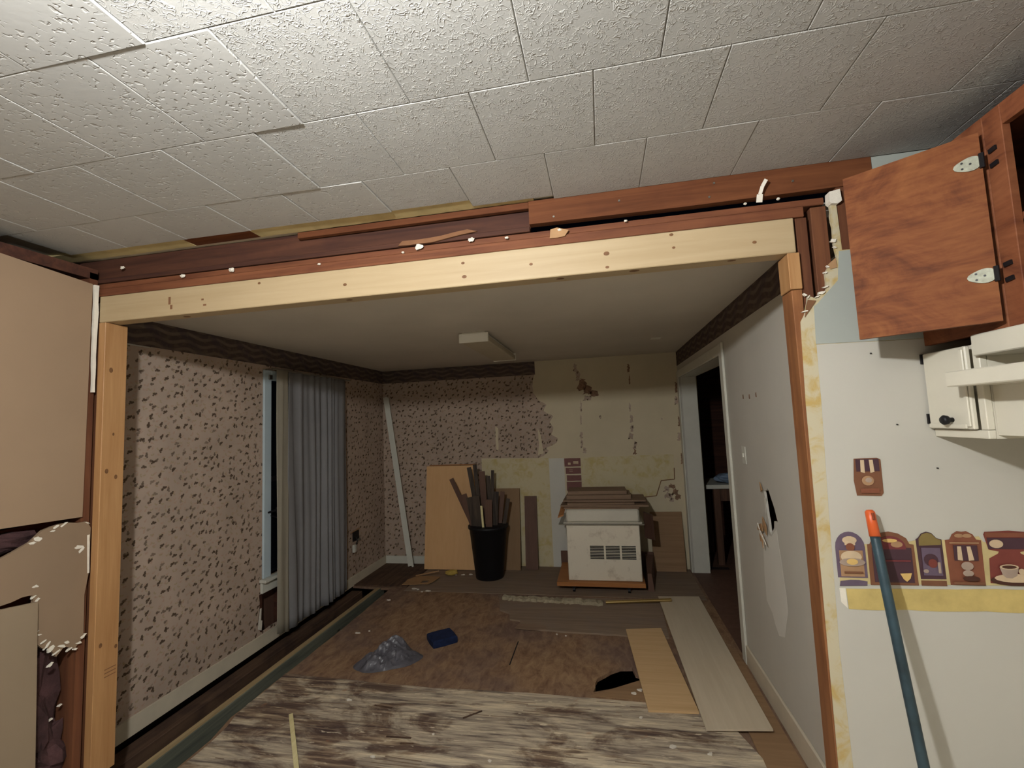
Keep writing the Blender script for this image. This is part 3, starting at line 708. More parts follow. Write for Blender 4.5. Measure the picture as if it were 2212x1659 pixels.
tag(lump('cloth_bundle', 'blue_cloth', (3.56, 3.92, .948), (.12, .09, .052), 9, None, 16, 10, .35), 'pale blue cloth bundle lying on the table beyond the doorway', 'cloth')

# ---- window and curtain on the left wall
wn = thing('window_1', 'window with white casing half hidden by the grey curtain', 'window', (XL, 2.1, .42)); del wn['label']; del wn['category']; wn['kind'] = 'structure'
bx('window_casing', 'trim_blue', XL+.0005, XL+.02, 1.556, 1.64, .52, 2.20, wn, .004)
bx('window_casing', 'trim_blue', XL+.0005, XL+.02, 2.60, 2.684, .52, 2.20, wn, .004)
bx('window_head', 'trim_blue', XL+.0005, XL+.02, 1.641, 2.599, 2.115, 2.20, wn, .004)
bx('window_sill', 'trim_white', XL+.0005, XL+.06, 1.53, 2.70, .495, .519, wn, .003)
bx('window_apron', 'trim_white', XL+.0005, XL+.022, 1.54, 2.69, .41, .494, wn, .003)
bx('sash', 'black_metal', XL-.04, XL-.014, 1.641, 1.675, .53, 2.11, wn)
bx('sash', 'black_metal', XL-.04, XL-.014, 2.565, 2.599, .53, 2.11, wn)
bx('sash', 'black_metal', XL-.04, XL-.014, 1.676, 2.564, 1.27, 1.31, wn)
bx('pane', 'glass_dark', XL-.034, XL-.028, 1.676, 2.564, .53, 1.269, wn)
bx('pane', 'glass_dark', XL-.034, XL-.028, 1.676, 2.564, 1.311, 2.11, wn)
mb = MB().bar((XL+.02, 1.60, 1.03), (XL+.05, 1.68, 1.04), .014, .01, (0, 0, 1)).bar((XL+.045, 1.67, 1.06), (XL+.035, 1.72, .92), .012, .012, (1, 0, 0)).bar((XL+.022, 1.63, 1.0), (XL+.03, 1.70, .97), .008, .008, (0, 0, 1))
mb.build('window_latch', 'black_metal', wn)
bx('bracket', 'metal', XL+.02, XL+.03, 1.60, 1.64, 2.12, 2.16, wn, .002)
cu = thing('curtain', 'long grey pleated curtain hanging before the window', 'curtain', (-.43, 2.1, .03))
def cloth(name, mat, y0, y1, xbase, zt, zb0, zb1, amp, waves, seed, ny=120, nz=26):
    vs = []; fs = []; r = random.Random(seed); ph = [r.uniform(0, 6) for _ in range(4)]
    for k in range(nz+1):
        t = k/nz
        for i in range(ny+1):
            s = i/ny; y = y0+(y1-y0)*s + .006*math.sin(6*t+ph[0]+9*s)
            zb = zb0+(zb1-zb0)*s; z = zt+(zb-zt)*t
            a = amp*(.55+.6*t)
            w = math.sin(2*math.pi*waves*(s+.05*math.sin(5.3*s+ph[1])+.022*math.sin(14*s+ph[2]))+.9*math.sin(1.8*t+ph[2]+4*s))*(.55+.45*math.sin(11*s+ph[0]))
            w = math.copysign(abs(w)**.7, w)
            x = xbase + a*w + .5*a*math.sin(2*math.pi*waves*.43*s+ph[3]+1.3*t)
            vs.append((x, y, z))
    for k in range(nz):
        for i in range(ny):
            a = k*(ny+1)+i; fs.append((a, a+1, a+ny+2, a+ny+1))
    o = link_mesh(name, vs, fs, mat, cu, None, True)
    md = o.modifiers.new('thick', 'SOLIDIFY'); md.thickness = .003
    return o
cloth('drape', 'curtain', 1.73, 2.66, -.435, 2.195, .06, .05, .022, 9.5, 3)
cloth('lining_fold', 'curtain_lining', 1.60, 1.735, -.430, 2.195, .085, .05, .008, .55, 5, 14, 20)
MB().tube([(-.44, 1.55, 2.20), (-.44, 2.72, 2.20)], .009, 10).build('curtain_rod', 'metal', cu)
for y in (1.57, 2.70): MB().bar((XL+.0205, y, 2.20), (-.44, y, 2.20), .012, .012, (0, 0, 1)).build('rod_bracket', 'metal', cu)
# broken outlet
oe = thing('electrical_outlet', 'broken wall outlet with dangling receptacle low on the floral wall', 'outlet', (XL, 2.97, .42))
bx('box', 'black_plastic', XL+.0005, XL+.010, 2.91, 3.03, .46, .56, oe)
MB().bar((XL+.012, 2.86, .565), (XL+.03, 3.0, .585), .012, .006, (1, 0, 0)).build('bent_cover', 'kraft', oe)
MB().tube([(XL+.011, 2.96, .50), (XL+.035, 2.95, .46), (XL+.03, 2.92, .42)], .006, 8).build('wire', 'black_metal', oe)
MB().box(XL+.012, XL+.04, 2.88, 2.925, .35, .43, .004).build('receptacle', 'trim_white', oe)
MB().box(XL+.012, XL+.035, 2.98, 3.03, .455, .475, .003).build('clip', 'metal', oe)

# ---- fluorescent fixture
fx = thing('ceiling_fixture', 'long unlit white box lamp on the far room ceiling', 'ceiling light', (1.25, 2.3, HC))
bx('housing', 'lamp_white', 1.145, 1.335, 1.69, 2.87, 2.375, HC-.0005, fx, .004)
bx('diffuser', 'lens', 1.125, 1.355, 1.70, 2.86, 2.322, 2.374, fx, .008)
for y in (1.684, 2.861): bx('end_cap', 'lamp_white', 1.121, 1.359, y, y+.0155, 2.318, 2.392, fx, .004)

# ================================================================== things at the back wall
def lean(name, label, cat, mat, x0, x1, yb, yt, z1, t=.016, z0=.0065, parts=None):
    a = Vector(((x0+x1)/2, yb, z0)); b = Vector(((x0+x1)/2, yt, z1)); d = b-a
    mb = MB().bar(a, b, x1-x0, t, (1, 0, 0))
    o = mb.build(name, mat); return tag(o, label, cat)
tp = thing('maple_board', 'tall maple coloured panel leaning behind the black bin', 'panel', (.36, 3.45, .006))
MB().bar((.372, 3.455, .014), (.372, 3.615, 1.185), .62, .018, (1, 0, 0)).build('sheet', 'panel_maple', tp)
MB().bar((.392, 3.6215, 1.19), (.392, 3.6225, 1.2), .60, .016, (1, 0, 0)).build('edge_band', 'dolly_wood', tp)
lean('brown_board', 'shorter brown panel leaning on the wall behind the black bin', 'panel', 'panel_brown', .84, 1.20, 3.50, 3.63, .905)
lean('brown_plank', 'narrow dark brown plank leaning on the yellow wallpaper', 'plank', 'plank_brown', 1.252, 1.395, 3.535, 3.645, .81)
lp_ = lean('plywood_offcut', 'brown plywood offcut leaning beside the doorway corner', 'plywood', 'ply_brown', 2.66, 2.995, 3.56, 3.635, .625)
# leaning white casing
lt = thing('loose_trim', 'long white door trim leaning in the floral corner', 'trim', (-.12, 3.5, .012))
MB().bar((-.135, 3.50, .03), (-.478, 3.62, 2.062), .05, .012, (1, .2, 0)).build('flat', 'trim_white', lt)
MB().bar((-.100, 3.494, .025), (-.440, 3.614, 2.055), .022, .02, (1, .2, 0)).build('bead', 'trim_white', lt)

# ---- black bin with plank strips
bn = thing('black_bin', 'round black plastic bin full of plank strips', 'bin', (.895, 3.27, .006))
MB().lathe((.895, 3.27, .006), [(.15, 0), (.153, .004), (.208, .535), (.216, .54), (.217, .558), (.209, .562), (.203, .555), (.147, .02)], 36).build('bin_body', 'black_plastic', bn, None, True)
MB().lathe((.895, 3.27, .006), [(.2165, .530), (.222, .534), (.222, .558), (.2175, .560)], 36).build('rim', 'black_plastic', bn, None, True)
sticks = [  # base centre on the bin floor, top centre, width, label: one layer behind the other, the steep ones leaning on the rim
    ((0.9620, 3.2620, 0.0369), (0.4887, 3.2578, 1.0742), 0.050, 'dark plank strip tilting farthest out of the black bin over the maple panel'),
    ((0.8620, 3.3420, 0.0309), (0.6620, 3.3836, 1.1860), 0.050, 'tall dark plank strip in the black bin before the maple panel edge'),
    ((0.8680, 3.2780, 0.0284), (0.7600, 3.2828, 1.2252), 0.042, 'tallest dark plank strip standing in the black bin'),
    ((0.8840, 3.2940, 0.0281), (0.8333, 3.3074, 1.1450), 0.070, 'broad dark plank strip in the middle of the black bin'),
    ((0.9060, 3.3739, 0.0276), (0.8723, 3.4285, 1.0773), 0.050, 'plain dark plank strip just beside the bin middle'),
    ((0.8980, 3.3579, 0.0273), (0.9365, 3.4070, 1.1428), 0.035, 'thin dark plank strip leaning before the yellow wallpaper'),
    ((0.9160, 3.2298, 0.0390), (0.6348, 3.2125, 0.9049), 0.080, 'short wide grey plank strip in front of the leaning strips'),
    ((0.8620, 3.2139, 0.0339), (0.7230, 3.1902, 0.8784), 0.090, 'short wide grey brown plank strip at the bin front'),
    ((0.9360, 3.2460, 0.0290), (1.0093, 3.2352, 0.9281), 0.060, 'short dark plank strip tilting toward the brown panel'),
    ((0.9440, 3.3260, 0.0298), (1.0565, 3.3507, 0.9108), 0.050, 'half height dark plank strip before the brown panel'),
    ((0.9620, 3.3100, 0.0305), (1.1232, 3.3261, 0.8356), 0.040, 'dark plank strip poking out lowest beside the brown panel'),
    ((0.8760, 3.1980, 0.0305), (0.7923, 3.1668, 0.8957), 0.080, 'wide dark plank strip at the centre front of the bin'),
    ((0.9140, 3.1821, 0.0281), (0.9460, 3.1456, 0.8574), 0.070, 'wide dark plank strip right of the pale stick in the bin')]
for i, (b0, t0, w, lab) in enumerate(sticks):
    o = MB().bar(b0, t0, w, .010, (1, 0, 0)).build('plank_strip', 'plank_dark' if i % 3 else 'plank_brown')
    tag(o, lab, 'plank', 'plank strips in the black bin')
tag(MB().bar((0.8980, 3.1661, 0.0273), (0.8649, 3.1262, 0.7952), .022, .012, (1, 0, 0)).build('pale_stick', 'lath'), 'pale wooden stick standing among dark strips in the bin', 'stick')

# ---- white appliance on its dolly
st = thing('white_range', 'dirty white kitchen range with three vent grilles standing on a dolly', 'stove', (2.14, 3.2, .105))
SY = 2.92
t = NT('range_white', .35, .5)
n = t.noise(t.obj((1, 1, 1)), 9, 6, .7)
t.col(t.mix(t.fr(n, .52, .72, 0, .4), lin((226, 216, 196)), lin((150, 128, 100))))
MB().box(1.787, 2.492, SY, 3.52, .107, .640, .006).build('body', 'range_white', st)
MB().box(1.790, 2.497, SY-.012, 3.50, .668, .792, .014).build('upper_panel', 'enamel', st)
bx('chrome_strip', 'metal', 1.714, 2.541, SY-.02, 3.45, .643, .655, st, .002)
bx('chrome_strip', 'enamel', 1.76, 2.52, SY-.014, 3.45, .656, .667, st, .002)
for k in range(3):
    x0 = 2.008+k*.152; x1 = x0+.134
    bx('vent_back', 'void', x0, x1, SY-.0015, SY-.0005, .312, .446, st)
    g = MB()
    for i in range(10):
        z = .3110+i*.0145; g.box(x0-.002, x1+.002, SY-.004, SY-.0016, z, z+.0046)
    stuff(g.build('vent_slats', 'range_white', st))
dl = thing('wooden_dolly', 'low orange wooden dolly on casters carrying the white range', 'dolly', (2.1, 3.2, .006))
bx('deck', 'dolly_wood', 1.672, 2.515, 2.87, 3.50, .066, .1045, dl, .003)
for (x, y) in ((1.835, 2.905), (2.36, 2.905), (1.80, 3.42), (2.42, 3.42)):
    w = thing('caster', '', '', (x, y, .006)); del w['label']; del w['category']; w.parent = dl; w.location = Vector((x, y, .006))-WL[dl.name]; WL[w.name] = Vector((x, y, .006))
    MB().tube([(x-.011, y, .029), (x+.011, y, .029)], .022, 14).build('wheel', 'black_plastic', w)
    bx('fork', 'black_metal', x-.018, x+.018, y-.014, y+.014, .05, .0655, w)
# boards around and on the range
board('back_board', 'brown board standing on the floor behind the white range', 'plank_brown', 1.66, 2.66, 3.524, 3.540, .0065, .22, .002)
tag(MB().hexa([(2.54, 2.96, .0065), (2.60, 2.96, .0065), (2.66, 3.5, .0065), (2.56, 3.5, .0065), (2.545, 2.97, .17), (2.58, 2.97, .17), (2.66, 3.5, .20), (2.57, 3.5, .20)]).build('side_board', 'plank_brown'), 'brown wood scrap beside the dolly toward the plywood offcut', 'board')
tops = [(1.77, 2.50, 2.93, 3.30, .7935, .808, .01), (1.74, 2.60, 2.96, 3.36, .809, .824, -.03), (1.80, 2.46, 2.98, 3.34, .825, .842, .02), (1.76, 2.58, 3.04, 3.40, .843, .858, -.02), (1.79, 2.44, 3.10, 3.42, .859, .90, .0), (1.80, 2.40, 3.14, 3.44, .901, .935, .015)]
labs = ['lowest brown board lying flat on top of the white range', 'long brown board poking out past the range top', 'short brown board in the middle of the stack on the range', 'second long brown board in the stack on the range', 'thick brown board near the top of the stack on the range', 'topmost brown board of the stack on the white range']
for (x0, x1, y0, y1, z0, z1, a), lab in zip(tops, labs):
    c = Vector(((x0+x1)/2, (y0+y1)/2, (z0+z1)/2))
    tag(MB().obox(c, Vector((math.cos(a), math.sin(a), 0))*(x1-x0)/2, Vector((-math.sin(a), math.cos(a), 0))*(y1-y0)/2, (0, 0, (z1-z0)/2)).build('stacked_board', 'scrap'), lab, 'board', 'boards stacked on the range')
tag(MB().hexa([(1.70, 2.955, .70), (1.76, 2.955, .72), (1.775, 3.2, .785), (1.715, 3.2, .765), (1.705, 2.955, .715), (1.765, 2.955, .735), (1.775, 3.2, .80), (1.72, 3.2, .78)]).build('hanging_flap', 'dolly_wood'), 'small orange brown wood flap hanging off the range corner', 'board')
tag(MB().hexa([(2.545, 3.0, .50), (2.65, 3.1, .45), (2.65, 3.12, .47), (2.545, 3.02, .52), (2.545, 3.0, .74), (2.64, 3.1, .70), (2.64, 3.12, .70), (2.545, 3.02, .75)]).build('wood_flap', 'plank_brown'), 'dark brown wood flap sticking out past the shaded side of the range', 'board')

# ================================================================== things on the floor
def flat(name, label, cat, mat, pts, z, t, group=None):
    o = MB().plate(pts, [], XY(z), t).build(name, mat); return tag(o, label, cat, group)
flat('plywood_strip', 'short orange plywood strip next to the black floor hole', 'plywood', 'ply', [(2.285, 2.096), (2.556, 2.139), (2.632, 1.105), (2.356, 1.088)], .013, .012)
flat('plywood_strip', 'long pale plywood strip lying along the painted wall side', 'plywood', 'ply_pale', [(2.609, 2.765), (2.968, 2.790), (2.972, .985), (2.635, .945)], .0265, .009)
flat('brown_triangle', 'brown wood scrap covering the corner of the floor hole', 'wood scrap', 'ply_brown', [(2.03, 1.225), (2.42, 1.21), (2.42, 1.475), (2.30, 1.40)], .0005, .004)
tag(MB().bar((.298, .795, .022), (.66, .36, .030), .022, .010, (1, 1, 0)).build('lath_stick', 'lath'), 'pale yellow lath stick lying on the splintered floor', 'stick')
# blue foam block
c = Vector((.872, 1.80, .002)); a = math.radians(38); ux = Vector((math.cos(a), math.sin(a), 0)); uy = Vector((-math.sin(a), math.cos(a), 0))
mb = MB(); q = []
for (s_, z) in ((1, 0), (1.02, .012), (1.02, .042), (.9, .052)):
    for (i, j) in ((-1, -1), (-.2, -1.06), (1, -1), (1.05, 0), (1, 1), (0, 1.05), (-1, 1), (-1.05, 0)):
        q.append(c+ux*i*.095*s_+uy*j*.085*s_+Vector((0, 0, z)))
fq = [tuple(range(8)), tuple(range(24, 32))]
for k in range(3):
    for i in range(8): fq.append((k*8+i, k*8+(i+1) % 8, k*8+8+(i+1) % 8, k*8+8+i))
tag(link_mesh('blue_block', q, fq, 'blue_foam'), 'dark blue foam block lying on the brown subfloor', 'foam block')
# crumpled plastic bag
vs = []; fq = []; NX, NY = 46, 34
for j in range(NY+1):
    for i in range(NX+1):
        u, v = 2*i/NX-1, 2*j/NY-1
        # square to disc
        du = u*math.sqrt(1-v*v/2); dv = v*math.sqrt(1-u*u/2); rr_ = min(1, math.hypot(du, dv))
        ang = math.atan2(dv, du); edge = 1+.16*mnoise.noise(Vector((math.cos(ang)*1.6, math.sin(ang)*1.6, 4)))
        a = math.radians(24); X = du*.235*edge; Y = dv*.135*edge
        x = .575+X*math.cos(a)-Y*math.sin(a); y = 1.46+X*math.sin(a)+Y*math.cos(a)
        P = Vector((x, y, 0)); wv = mnoise.noise(P*5)
        al = (x-.48)*.80-(y-1.36)*.60                                  # across the gathered pleats
        fan = 1-abs(math.sin(al*34+2.2*wv))
        r1 = (1-abs(mnoise.noise(P*13+Vector((0, 0, 2)))))**2; r2 = (1-abs(mnoise.noise(P*31+Vector((0, 0, 5)))))**2
        wedge = math.exp(-((al-.0)/.085)**2)*min(1, max(0, (y-1.26)/.30))
        h = (1-rr_**2.5)*(.016+.030*r1+.016*r2+wedge*(.035+.085*min(1, max(0, (y-1.30)/.26))**2)+.030*fan*math.exp(-(al/.13)**2))
        vs.append((x, y, .002+max(0, h)))
for j in range(NY):
    for i in range(NX):
        k = j*(NX+1)+i; fq.append((k, k+1, k+NX+2, k+NX+1))
tag(link_mesh('plastic_bag', vs, fq, 'grey_plastic', None, None, False), 'crumpled grey plastic bag on the brown subfloor', 'bag')
# metal tube and ragged strip
tag(MB().tube([(2.135, 2.60, .030), (2.71, 2.655, .048)], .015, 14).build('metal_tube', 'brass'), 'shiny thin metal tube lying over the long plywood strip end', 'tube')
vs = []; fq = []; r = random.Random(8); N = 44
for i in range(N+1):
    s_ = i/N; x = 1.18+s_*.93; y = 2.655-.05*s_; w = .045+.012*r.uniform(-1, 1); h = .028+.012*r.uniform(-1, 1)
    for (dy, z) in ((-w, .0135), (-w*.8, .014+h*.7), (0, .014+h*(1 if s_ < .9 else .8)), (w*.8, .014+h*.6), (w, .0135)):
        vs.append((x+r.uniform(-.006, .006), y+dy+r.uniform(-.006, .006), z))
for i in range(N):
    for k in range(4): fq.append((i*5+k, i*5+k+1, i*5+k+6, i*5+k+5))
    fq.append((i*5+4, i*5, i*5+5, i*5+9))
fq += [tuple(range(5)), tuple(N*5+k for k in range(5))]
tag(link_mesh('ragged_strip', vs, fq, 'fluff'), 'ragged whitish fibre strip in line with the metal tube', 'fibre strip')
# torn box by the panel
cb = thing('torn_carton', 'torn flattened carton piece before the maple panel', 'carton', (.17, 3.08, .013))
MB().plate(jag([(.02, 2.93), (.30, 2.97), (.36, 3.16), (.10, 3.18), (.02, 3.06)], .01, .06, 3, True), [jag([(.20, 2.99), (.27, 3.0), (.27, 3.07), (.21, 3.06)], .006, .03, 4, True)], lambda u, v, w: (u, v, .013+.05*max(0, v-2.95)+w), .006).build('sheet', 'cardboard', cb)
MB().bar((.09, 3.13, .045), (.33, 3.21, .075), .012, .004, (0, 0, 1)).build('folded_edge', 'cardboard', cb)
tag(lump('yellow_sponge', 'sponge', (.445, 3.30, .032), (.07, .06, .026), 4, None, 10, 7, .3), 'yellowish sponge lump on the floor under the maple panel', 'sponge')
chips = [(.19, 2.85, .03), (.24, 2.83, .022), (.36, 2.80, .028), (.30, 2.79, .02), (.06, 2.55, .026), (.58, 3.30, .022), (.66, 3.32, .025), (.50, 3.29, .018), (2.33, 1.31, .02), (2.29, 1.27, .018), (2.36, 1.34, .016), (2.31, 1.03, .012), (2.45, .82, .022), (2.62, .79, .016), (2.74, .62, .018), (.12, 1.86, .02), (.2, 1.9, .015), (1.55, .60, .012), (1.75, 2.0, .01), (1.82, 1.98, .009), (2.88, .72, .02), (1.2, .75, .01), (.95, .55, .012), (.56, .98, .02)]
for i, (x, y, rad) in enumerate(chips):
    rr2 = random.Random(i); z = .0135 if (y < 1.25 or i in (8, 9, 10)) else .001
    if y > 2.79 and x > .1: z = .0068
    if i in (8, 9, 10): z = .005
    if x > 2.86: z = .0085
    n = 7; ring = [(x+rad*rr2.uniform(.4, 1.2)*math.cos(2*math.pi*k/n), y+rad*.7*rr2.uniform(.4, 1.2)*math.sin(2*math.pi*k/n)) for k in range(n)]
    if i in (0, 1, 2, 3): lab = 'white plaster chip lying beside the torn carton before the maple board'
    elif i == 4: lab = 'lone round white plaster chip at the far end of the grey floor joist'
    elif i in (5, 6, 7): lab = 'white plaster chip under the maple board next to the black bin'
    elif i in (8, 9, 10): lab = 'white plaster chip on the brown scrap by the floor hole'
    elif i in (15, 16): lab = 'thin white chip between the floor joist and the grey plastic bag'
    elif i in (18, 19): lab = 'tiny white chip along the edge of the raised middle sheet'
    elif i == 20: lab = 'white chip on the brown plywood strip beside the painted wall'
    else: lab = 'small white chip on the splintered front plywood sheet'
    flat('plaster_chip', lab, 'plaster chip', 'plaster', ring, z, .006, 'plaster chips on the floor')
for i, (x, y, L, a) in enumerate(((.95, .70, .14, .05), (1.32, .90, .12, .7), (1.36, .42, .10, .75), (1.05, .66, .07, .1), (.75, .95, .12, -.1))):
    tag(MB().bar((x, y, .0165), (x+L*math.cos(a), y+L*math.sin(a), .0165), .008, .004, (0, 1, .01)).build('splinter', 'rim'), 'dark wood splinter lying on the delaminated front plywood', 'splinter', 'dark splinters on the front plywood')

# ================================================================== kitchen cabinets at the right
CX = 3.245
dc = thing('wall_cabinet', 'reddish brown wall cabinet with its door hanging open', 'cabinet', (3.43, -.45, 1.873))
def frame_rect(name, y0, y1, z0, z1, mat='cabinet_frame', par=dc, x0=CX, x1=CX+.02): return bx(name, mat, x0, x1, y0, y1, z0, z1, par, .0015)
frame_rect('stile', -.375, -.320, 1.873, 2.452)
frame_rect('stile', -.319, -.002, 1.873, 2.452)
frame_rect('stile', -1.30, -1.24, 1.873, 2.452)
frame_rect('bottom_rail', -1.239, -.376, 1.873, 1.925)
frame_rect('top_rail', -1.239, -.376, 2.395, 2.452)
for (nm, a) in (('bottom_panel', (CX+.0205, KR-.002, -1.30, -.002, 1.885, 1.90)), ('top_panel', (CX+.0205, KR-.002, -1.30, -.002, 2.437, 2.452)), ('shelf', (CX+.0205, KR-.015, -1.28, -.02, 2.140, 2.158)), ('back_panel', (KR-.012, KR-.002, -1.30, -.002, 1.901, 2.436)), ('side_panel', (CX+.0205, KR-.013, -1.30, -1.284, 1.901, 2.436)), ('side_panel', (CX+.0205, KR-.013, -.018, -.003, 1.901, 2.436))):
    bx(nm, 'cabinet_frame' if nm != 'back_panel' else 'void', *a, dc)
# open door
hA = Vector((3.226, -.330, 0)); hB = Vector((2.983, -.150, 0)); dd = (hB-hA).normalized(); nn = Vector((dd.y, -dd.x, 0))
if nn.y > 0: nn = -nn
dr = MB().obox((hA+hB)/2+Vector((0, 0, 2.148))-nn*.009, (hB-hA)/2, nn*.009, (0, 0, .258)).build('door', 'cabinet_stain', dc)
for z in (2.325, 2.015):
    p = hA+dd*.026+nn*.0012; n = 20
    hg = MB()
    out_ = [(.027*math.cos(2*math.pi*i/n)*(1+.10*math.cos(6*math.pi*i/n)), .019*math.sin(2*math.pi*i/n)*(1+.10*math.cos(6*math.pi*i/n))) for i in range(n)]
    hg.plate(out_, [], lambda u, v, w, p=p, z=z: tuple(p+dd*u+nn*w+Vector((0, 0, z+v))), .003)
    h = hg.build('hinge', 'nickel', dr)
    for (u, v) in ((.012, .008), (.012, -.008), (-.004, .0)):
        q0 = p+dd*u+nn*.0031+Vector((0, 0, z+v)); MB().tube([q0, q0+nn*.001], .0028, 8).build('screw', 'black_metal', dr)
    k = hA+nn*.004
    MB().tube([(k.x, k.y, z-.02), (k.x, k.y, z+.02)], .006, 8).build('hinge_pin', 'black_metal', dr)
    MB().bar((CX-.003, -.333, z+.02), (CX-.003, -.355, z+.022), .012, .005, (0, 0, 1)).build('hinge_arm', 'black_metal', dr)
    MB().bar((CX-.003, -.333, z-.02), (CX-.003, -.355, z-.018), .012, .005, (0, 0, 1)).build('hinge_arm', 'black_metal', dr)

wc = thing('white_cabinet', 'small white wall cabinet with black knob under the brown cabinet', 'cabinet', (3.43, -.11, 1.576))
bx('body', 'enamel', CX+.019, KR-.002, -.212, -.003, 1.578, 1.850, wc)
bx('face_frame', 'enamel', CX, CX+.0185, -.212, -.003, 1.578, 1.602, wc, .002)
bx('face_frame', 'enamel', CX, CX+.0185, -.212, -.188, 1.603, 1.850, wc, .002)
dw = bx('door', 'enamel', CX-.014, CX-.0005, -.184, -.008, 1.604, 1.846, wc, .003)
bx('moulding', 'enamel', CX-.020, CX-.0145, -.180, -.166, 1.612, 1.838, dw, .002)
bx('moulding', 'enamel', CX-.020, CX-.0145, -.165, -.012, 1.606, 1.620, dw, .002)
bm_ = MB(); c = Vector((CX-.0205, -.108, 1.632))
ks = []
for (d, rad) in ((0.0, .007), (.010, .007), (.014, .013), (.024, .015), (.030, .010)):
    ks.append((Vector((c.x+.006-d, c.y, c.z)), rad))
bm_.tube([k[0] for k in ks], [k[1] for k in ks], 14).build('knob', 'black_plastic', dw, None, True)
for z in (1.83, 1.635): bx('hinge', 'black_metal', CX-.018, CX-.002, -.0075, -.002, z-.016, z+.016, dw)
# vent hood beside it
rh = thing('range_hood', 'white range hood with two bright front edges beside the small white cabinet', 'hood', (3.43, -.55, 1.582))
HE = -.2135                                                        # far end, flush with the small cabinet's side
bx('upper_fascia', 'enamel', CX-.017, CX-.001, -1.1, HE, 1.812, 1.8715, rh, .003)
bx('upper_box', 'enamel', CX-.0015, KR-.002, -1.1, HE, 1.812, 1.8715, rh)
bx('lower_lip', 'enamel', CX-.090, CX-.074, -1.1, HE, 1.728, 1.771, rh, .003)
bx('shelf', 'enamel', CX-.0745, KR-.002, -1.1, HE, 1.728, 1.742, rh)
bx('lower_box', 'enamel', CX+.022, KR-.002, -1.1, HE, 1.588, 1.7285, rh)
bx('recess_back', 'enamel', KR-.15, KR-.002, -1.1, HE, 1.7415, 1.8125, rh)

# ================================================================== prints on the kitchen wall
def arch(x0, x1, z0, zs, zt, n=10):
    cx = (x0+x1)/2; rx = (x1-x0)/2
    return [(x0, z0), (x1, z0), (x1, zs)]+[(cx+rx*math.cos(math.pi*i/n), zs+(zt-zs)*math.sin(math.pi*i/n)) for i in range(1, n)]+[(x0, zs)]
def ell(cx, cz, rx, rz, n=14): return [(cx+rx*math.cos(2*math.pi*i/n), cz+rz*math.sin(2*math.pi*i/n)) for i in range(n)]
PX0 = (2.0, 2.921, 2.994, 2.998, 3.126, 3.134, 3.190, 3.198, 3.292, 3.326, 3.47, 4.0)
PX1 = (2.0, 2.921, 3.008, 3.014, 3.150, 3.158, 3.228, 3.236, 3.334, 3.342, 3.475, 4.005)
def spread(pts):
    out = []
    for (x, z) in pts:
        k = max(i for i in range(len(PX0)-1) if PX0[i] <= x)
        out.append((PX1[k]+(x-PX0[k])/(PX0[k+1]-PX0[k])*(PX1[k+1]-PX1[k]), z))
    return out
def poster(name, label, outline, mat, shapes):
    if min(p[1] for p in outline) < 1.3:
        outline = spread(outline); shapes = [(spread(p), m) for (p, m) in shapes]
    th = thing(name, label, 'wall print', ((outline[0][0]+outline[1][0])/2, -.003, min(p[1] for p in outline)), 'coffee themed prints on the white wall')
    MB().plate(outline, [], XZ(-.0042), .0009).build('backing', PRINT[mat], th)
    for k, (pts, m) in enumerate(shapes):
        MB().plate(pts, [], XZ(-.0052-.0006*k), .0005).build('printed_shape', PRINT[m], th)
# cream ground strip of the border
MB().plate([(2.925, 1.108), (KR, 1.116), (KR, 1.20), (3.34, 1.245), (3.33, 1.262), (3.24, 1.25), (3.16, 1.25), (3.10, 1.235), (3.00, 1.235), (2.93, 1.2)], [], XZ(-.0031), .0009).build('border_ground', 'bare_yellow', wf)
poster('wall_print', 'torn apron print alone above the row of coffee prints', [(3.001, 1.392), (3.072, 1.390), (3.079, 1.40), (3.080, 1.508), (3.070, 1.514), (3.002, 1.512), (2.996, 1.44)], 'brown',
       [(rect(3.006, 3.074, 1.47, 1.510), 'dark'), ([(3.018, 1.468), (3.030, 1.465), (3.031, 1.508), (3.020, 1.508)], 'cream'), ([(3.046, 1.465), (3.058, 1.468), (3.056, 1.508), (3.045, 1.508)], 'cream'), (ell(3.036, 1.44, .018, .016), 'tan'), (ell(3.038, 1.442, .010, .008), 'grey'), (rect(3.012, 3.066, 1.40, 1.415), 'rust')])
poster('wall_print', 'arched purple print of a cook holding a plate', arch(2.921, 2.994, 1.128, 1.225, 1.275), 'violet',
       [(rect(2.929, 2.987, 1.132, 1.215), 'tan'), (ell(2.957, 1.248, .018, .013), 'cream'), (rect(2.944, 2.970, 1.232, 1.246), 'cream'), (ell(2.957, 1.226, .011, .013), 'rust'), (ell(2.957, 1.195, .026, .020), 'cream'), (ell(2.958, 1.178, .032, .013), 'grey'), (ell(2.958, 1.180, .014, .010), 'gold'), (rect(2.936, 2.982, 1.143, 1.149), 'brown')])
poster('wall_print', 'small purple wavy strip print below the arched cook print', [(2.923, 1.101), (2.990, 1.104), (2.992, 1.117), (2.972, 1.121), (2.950, 1.121), (2.926, 1.117)], 'violet', [])
poster('wall_print', 'brown arched print behind the teal pole with a gold bowl', [(2.998, 1.106), (3.126, 1.108), (3.124, 1.235), (3.113, 1.237), (3.106, 1.255), (3.085, 1.270), (3.06, 1.276), (3.035, 1.270), (3.013, 1.252), (3.006, 1.236), (2.999, 1.235)], 'brown',
       [(rect(3.010, 3.116, 1.116, 1.225), 'dark'), (arch(3.022, 3.102, 1.22, 1.226, 1.262), 'wine'), (ell(3.078, 1.236, .016, .010), 'tan'), (ell(3.060, 1.248, .02, .006), 'gold'), (rect(3.04, 3.11, 1.182, 1.187), 'wine'), ([(3.078, 1.145), (3.109, 1.147), (3.104, 1.130), (3.094, 1.120), (3.086, 1.128)], 'gold')])
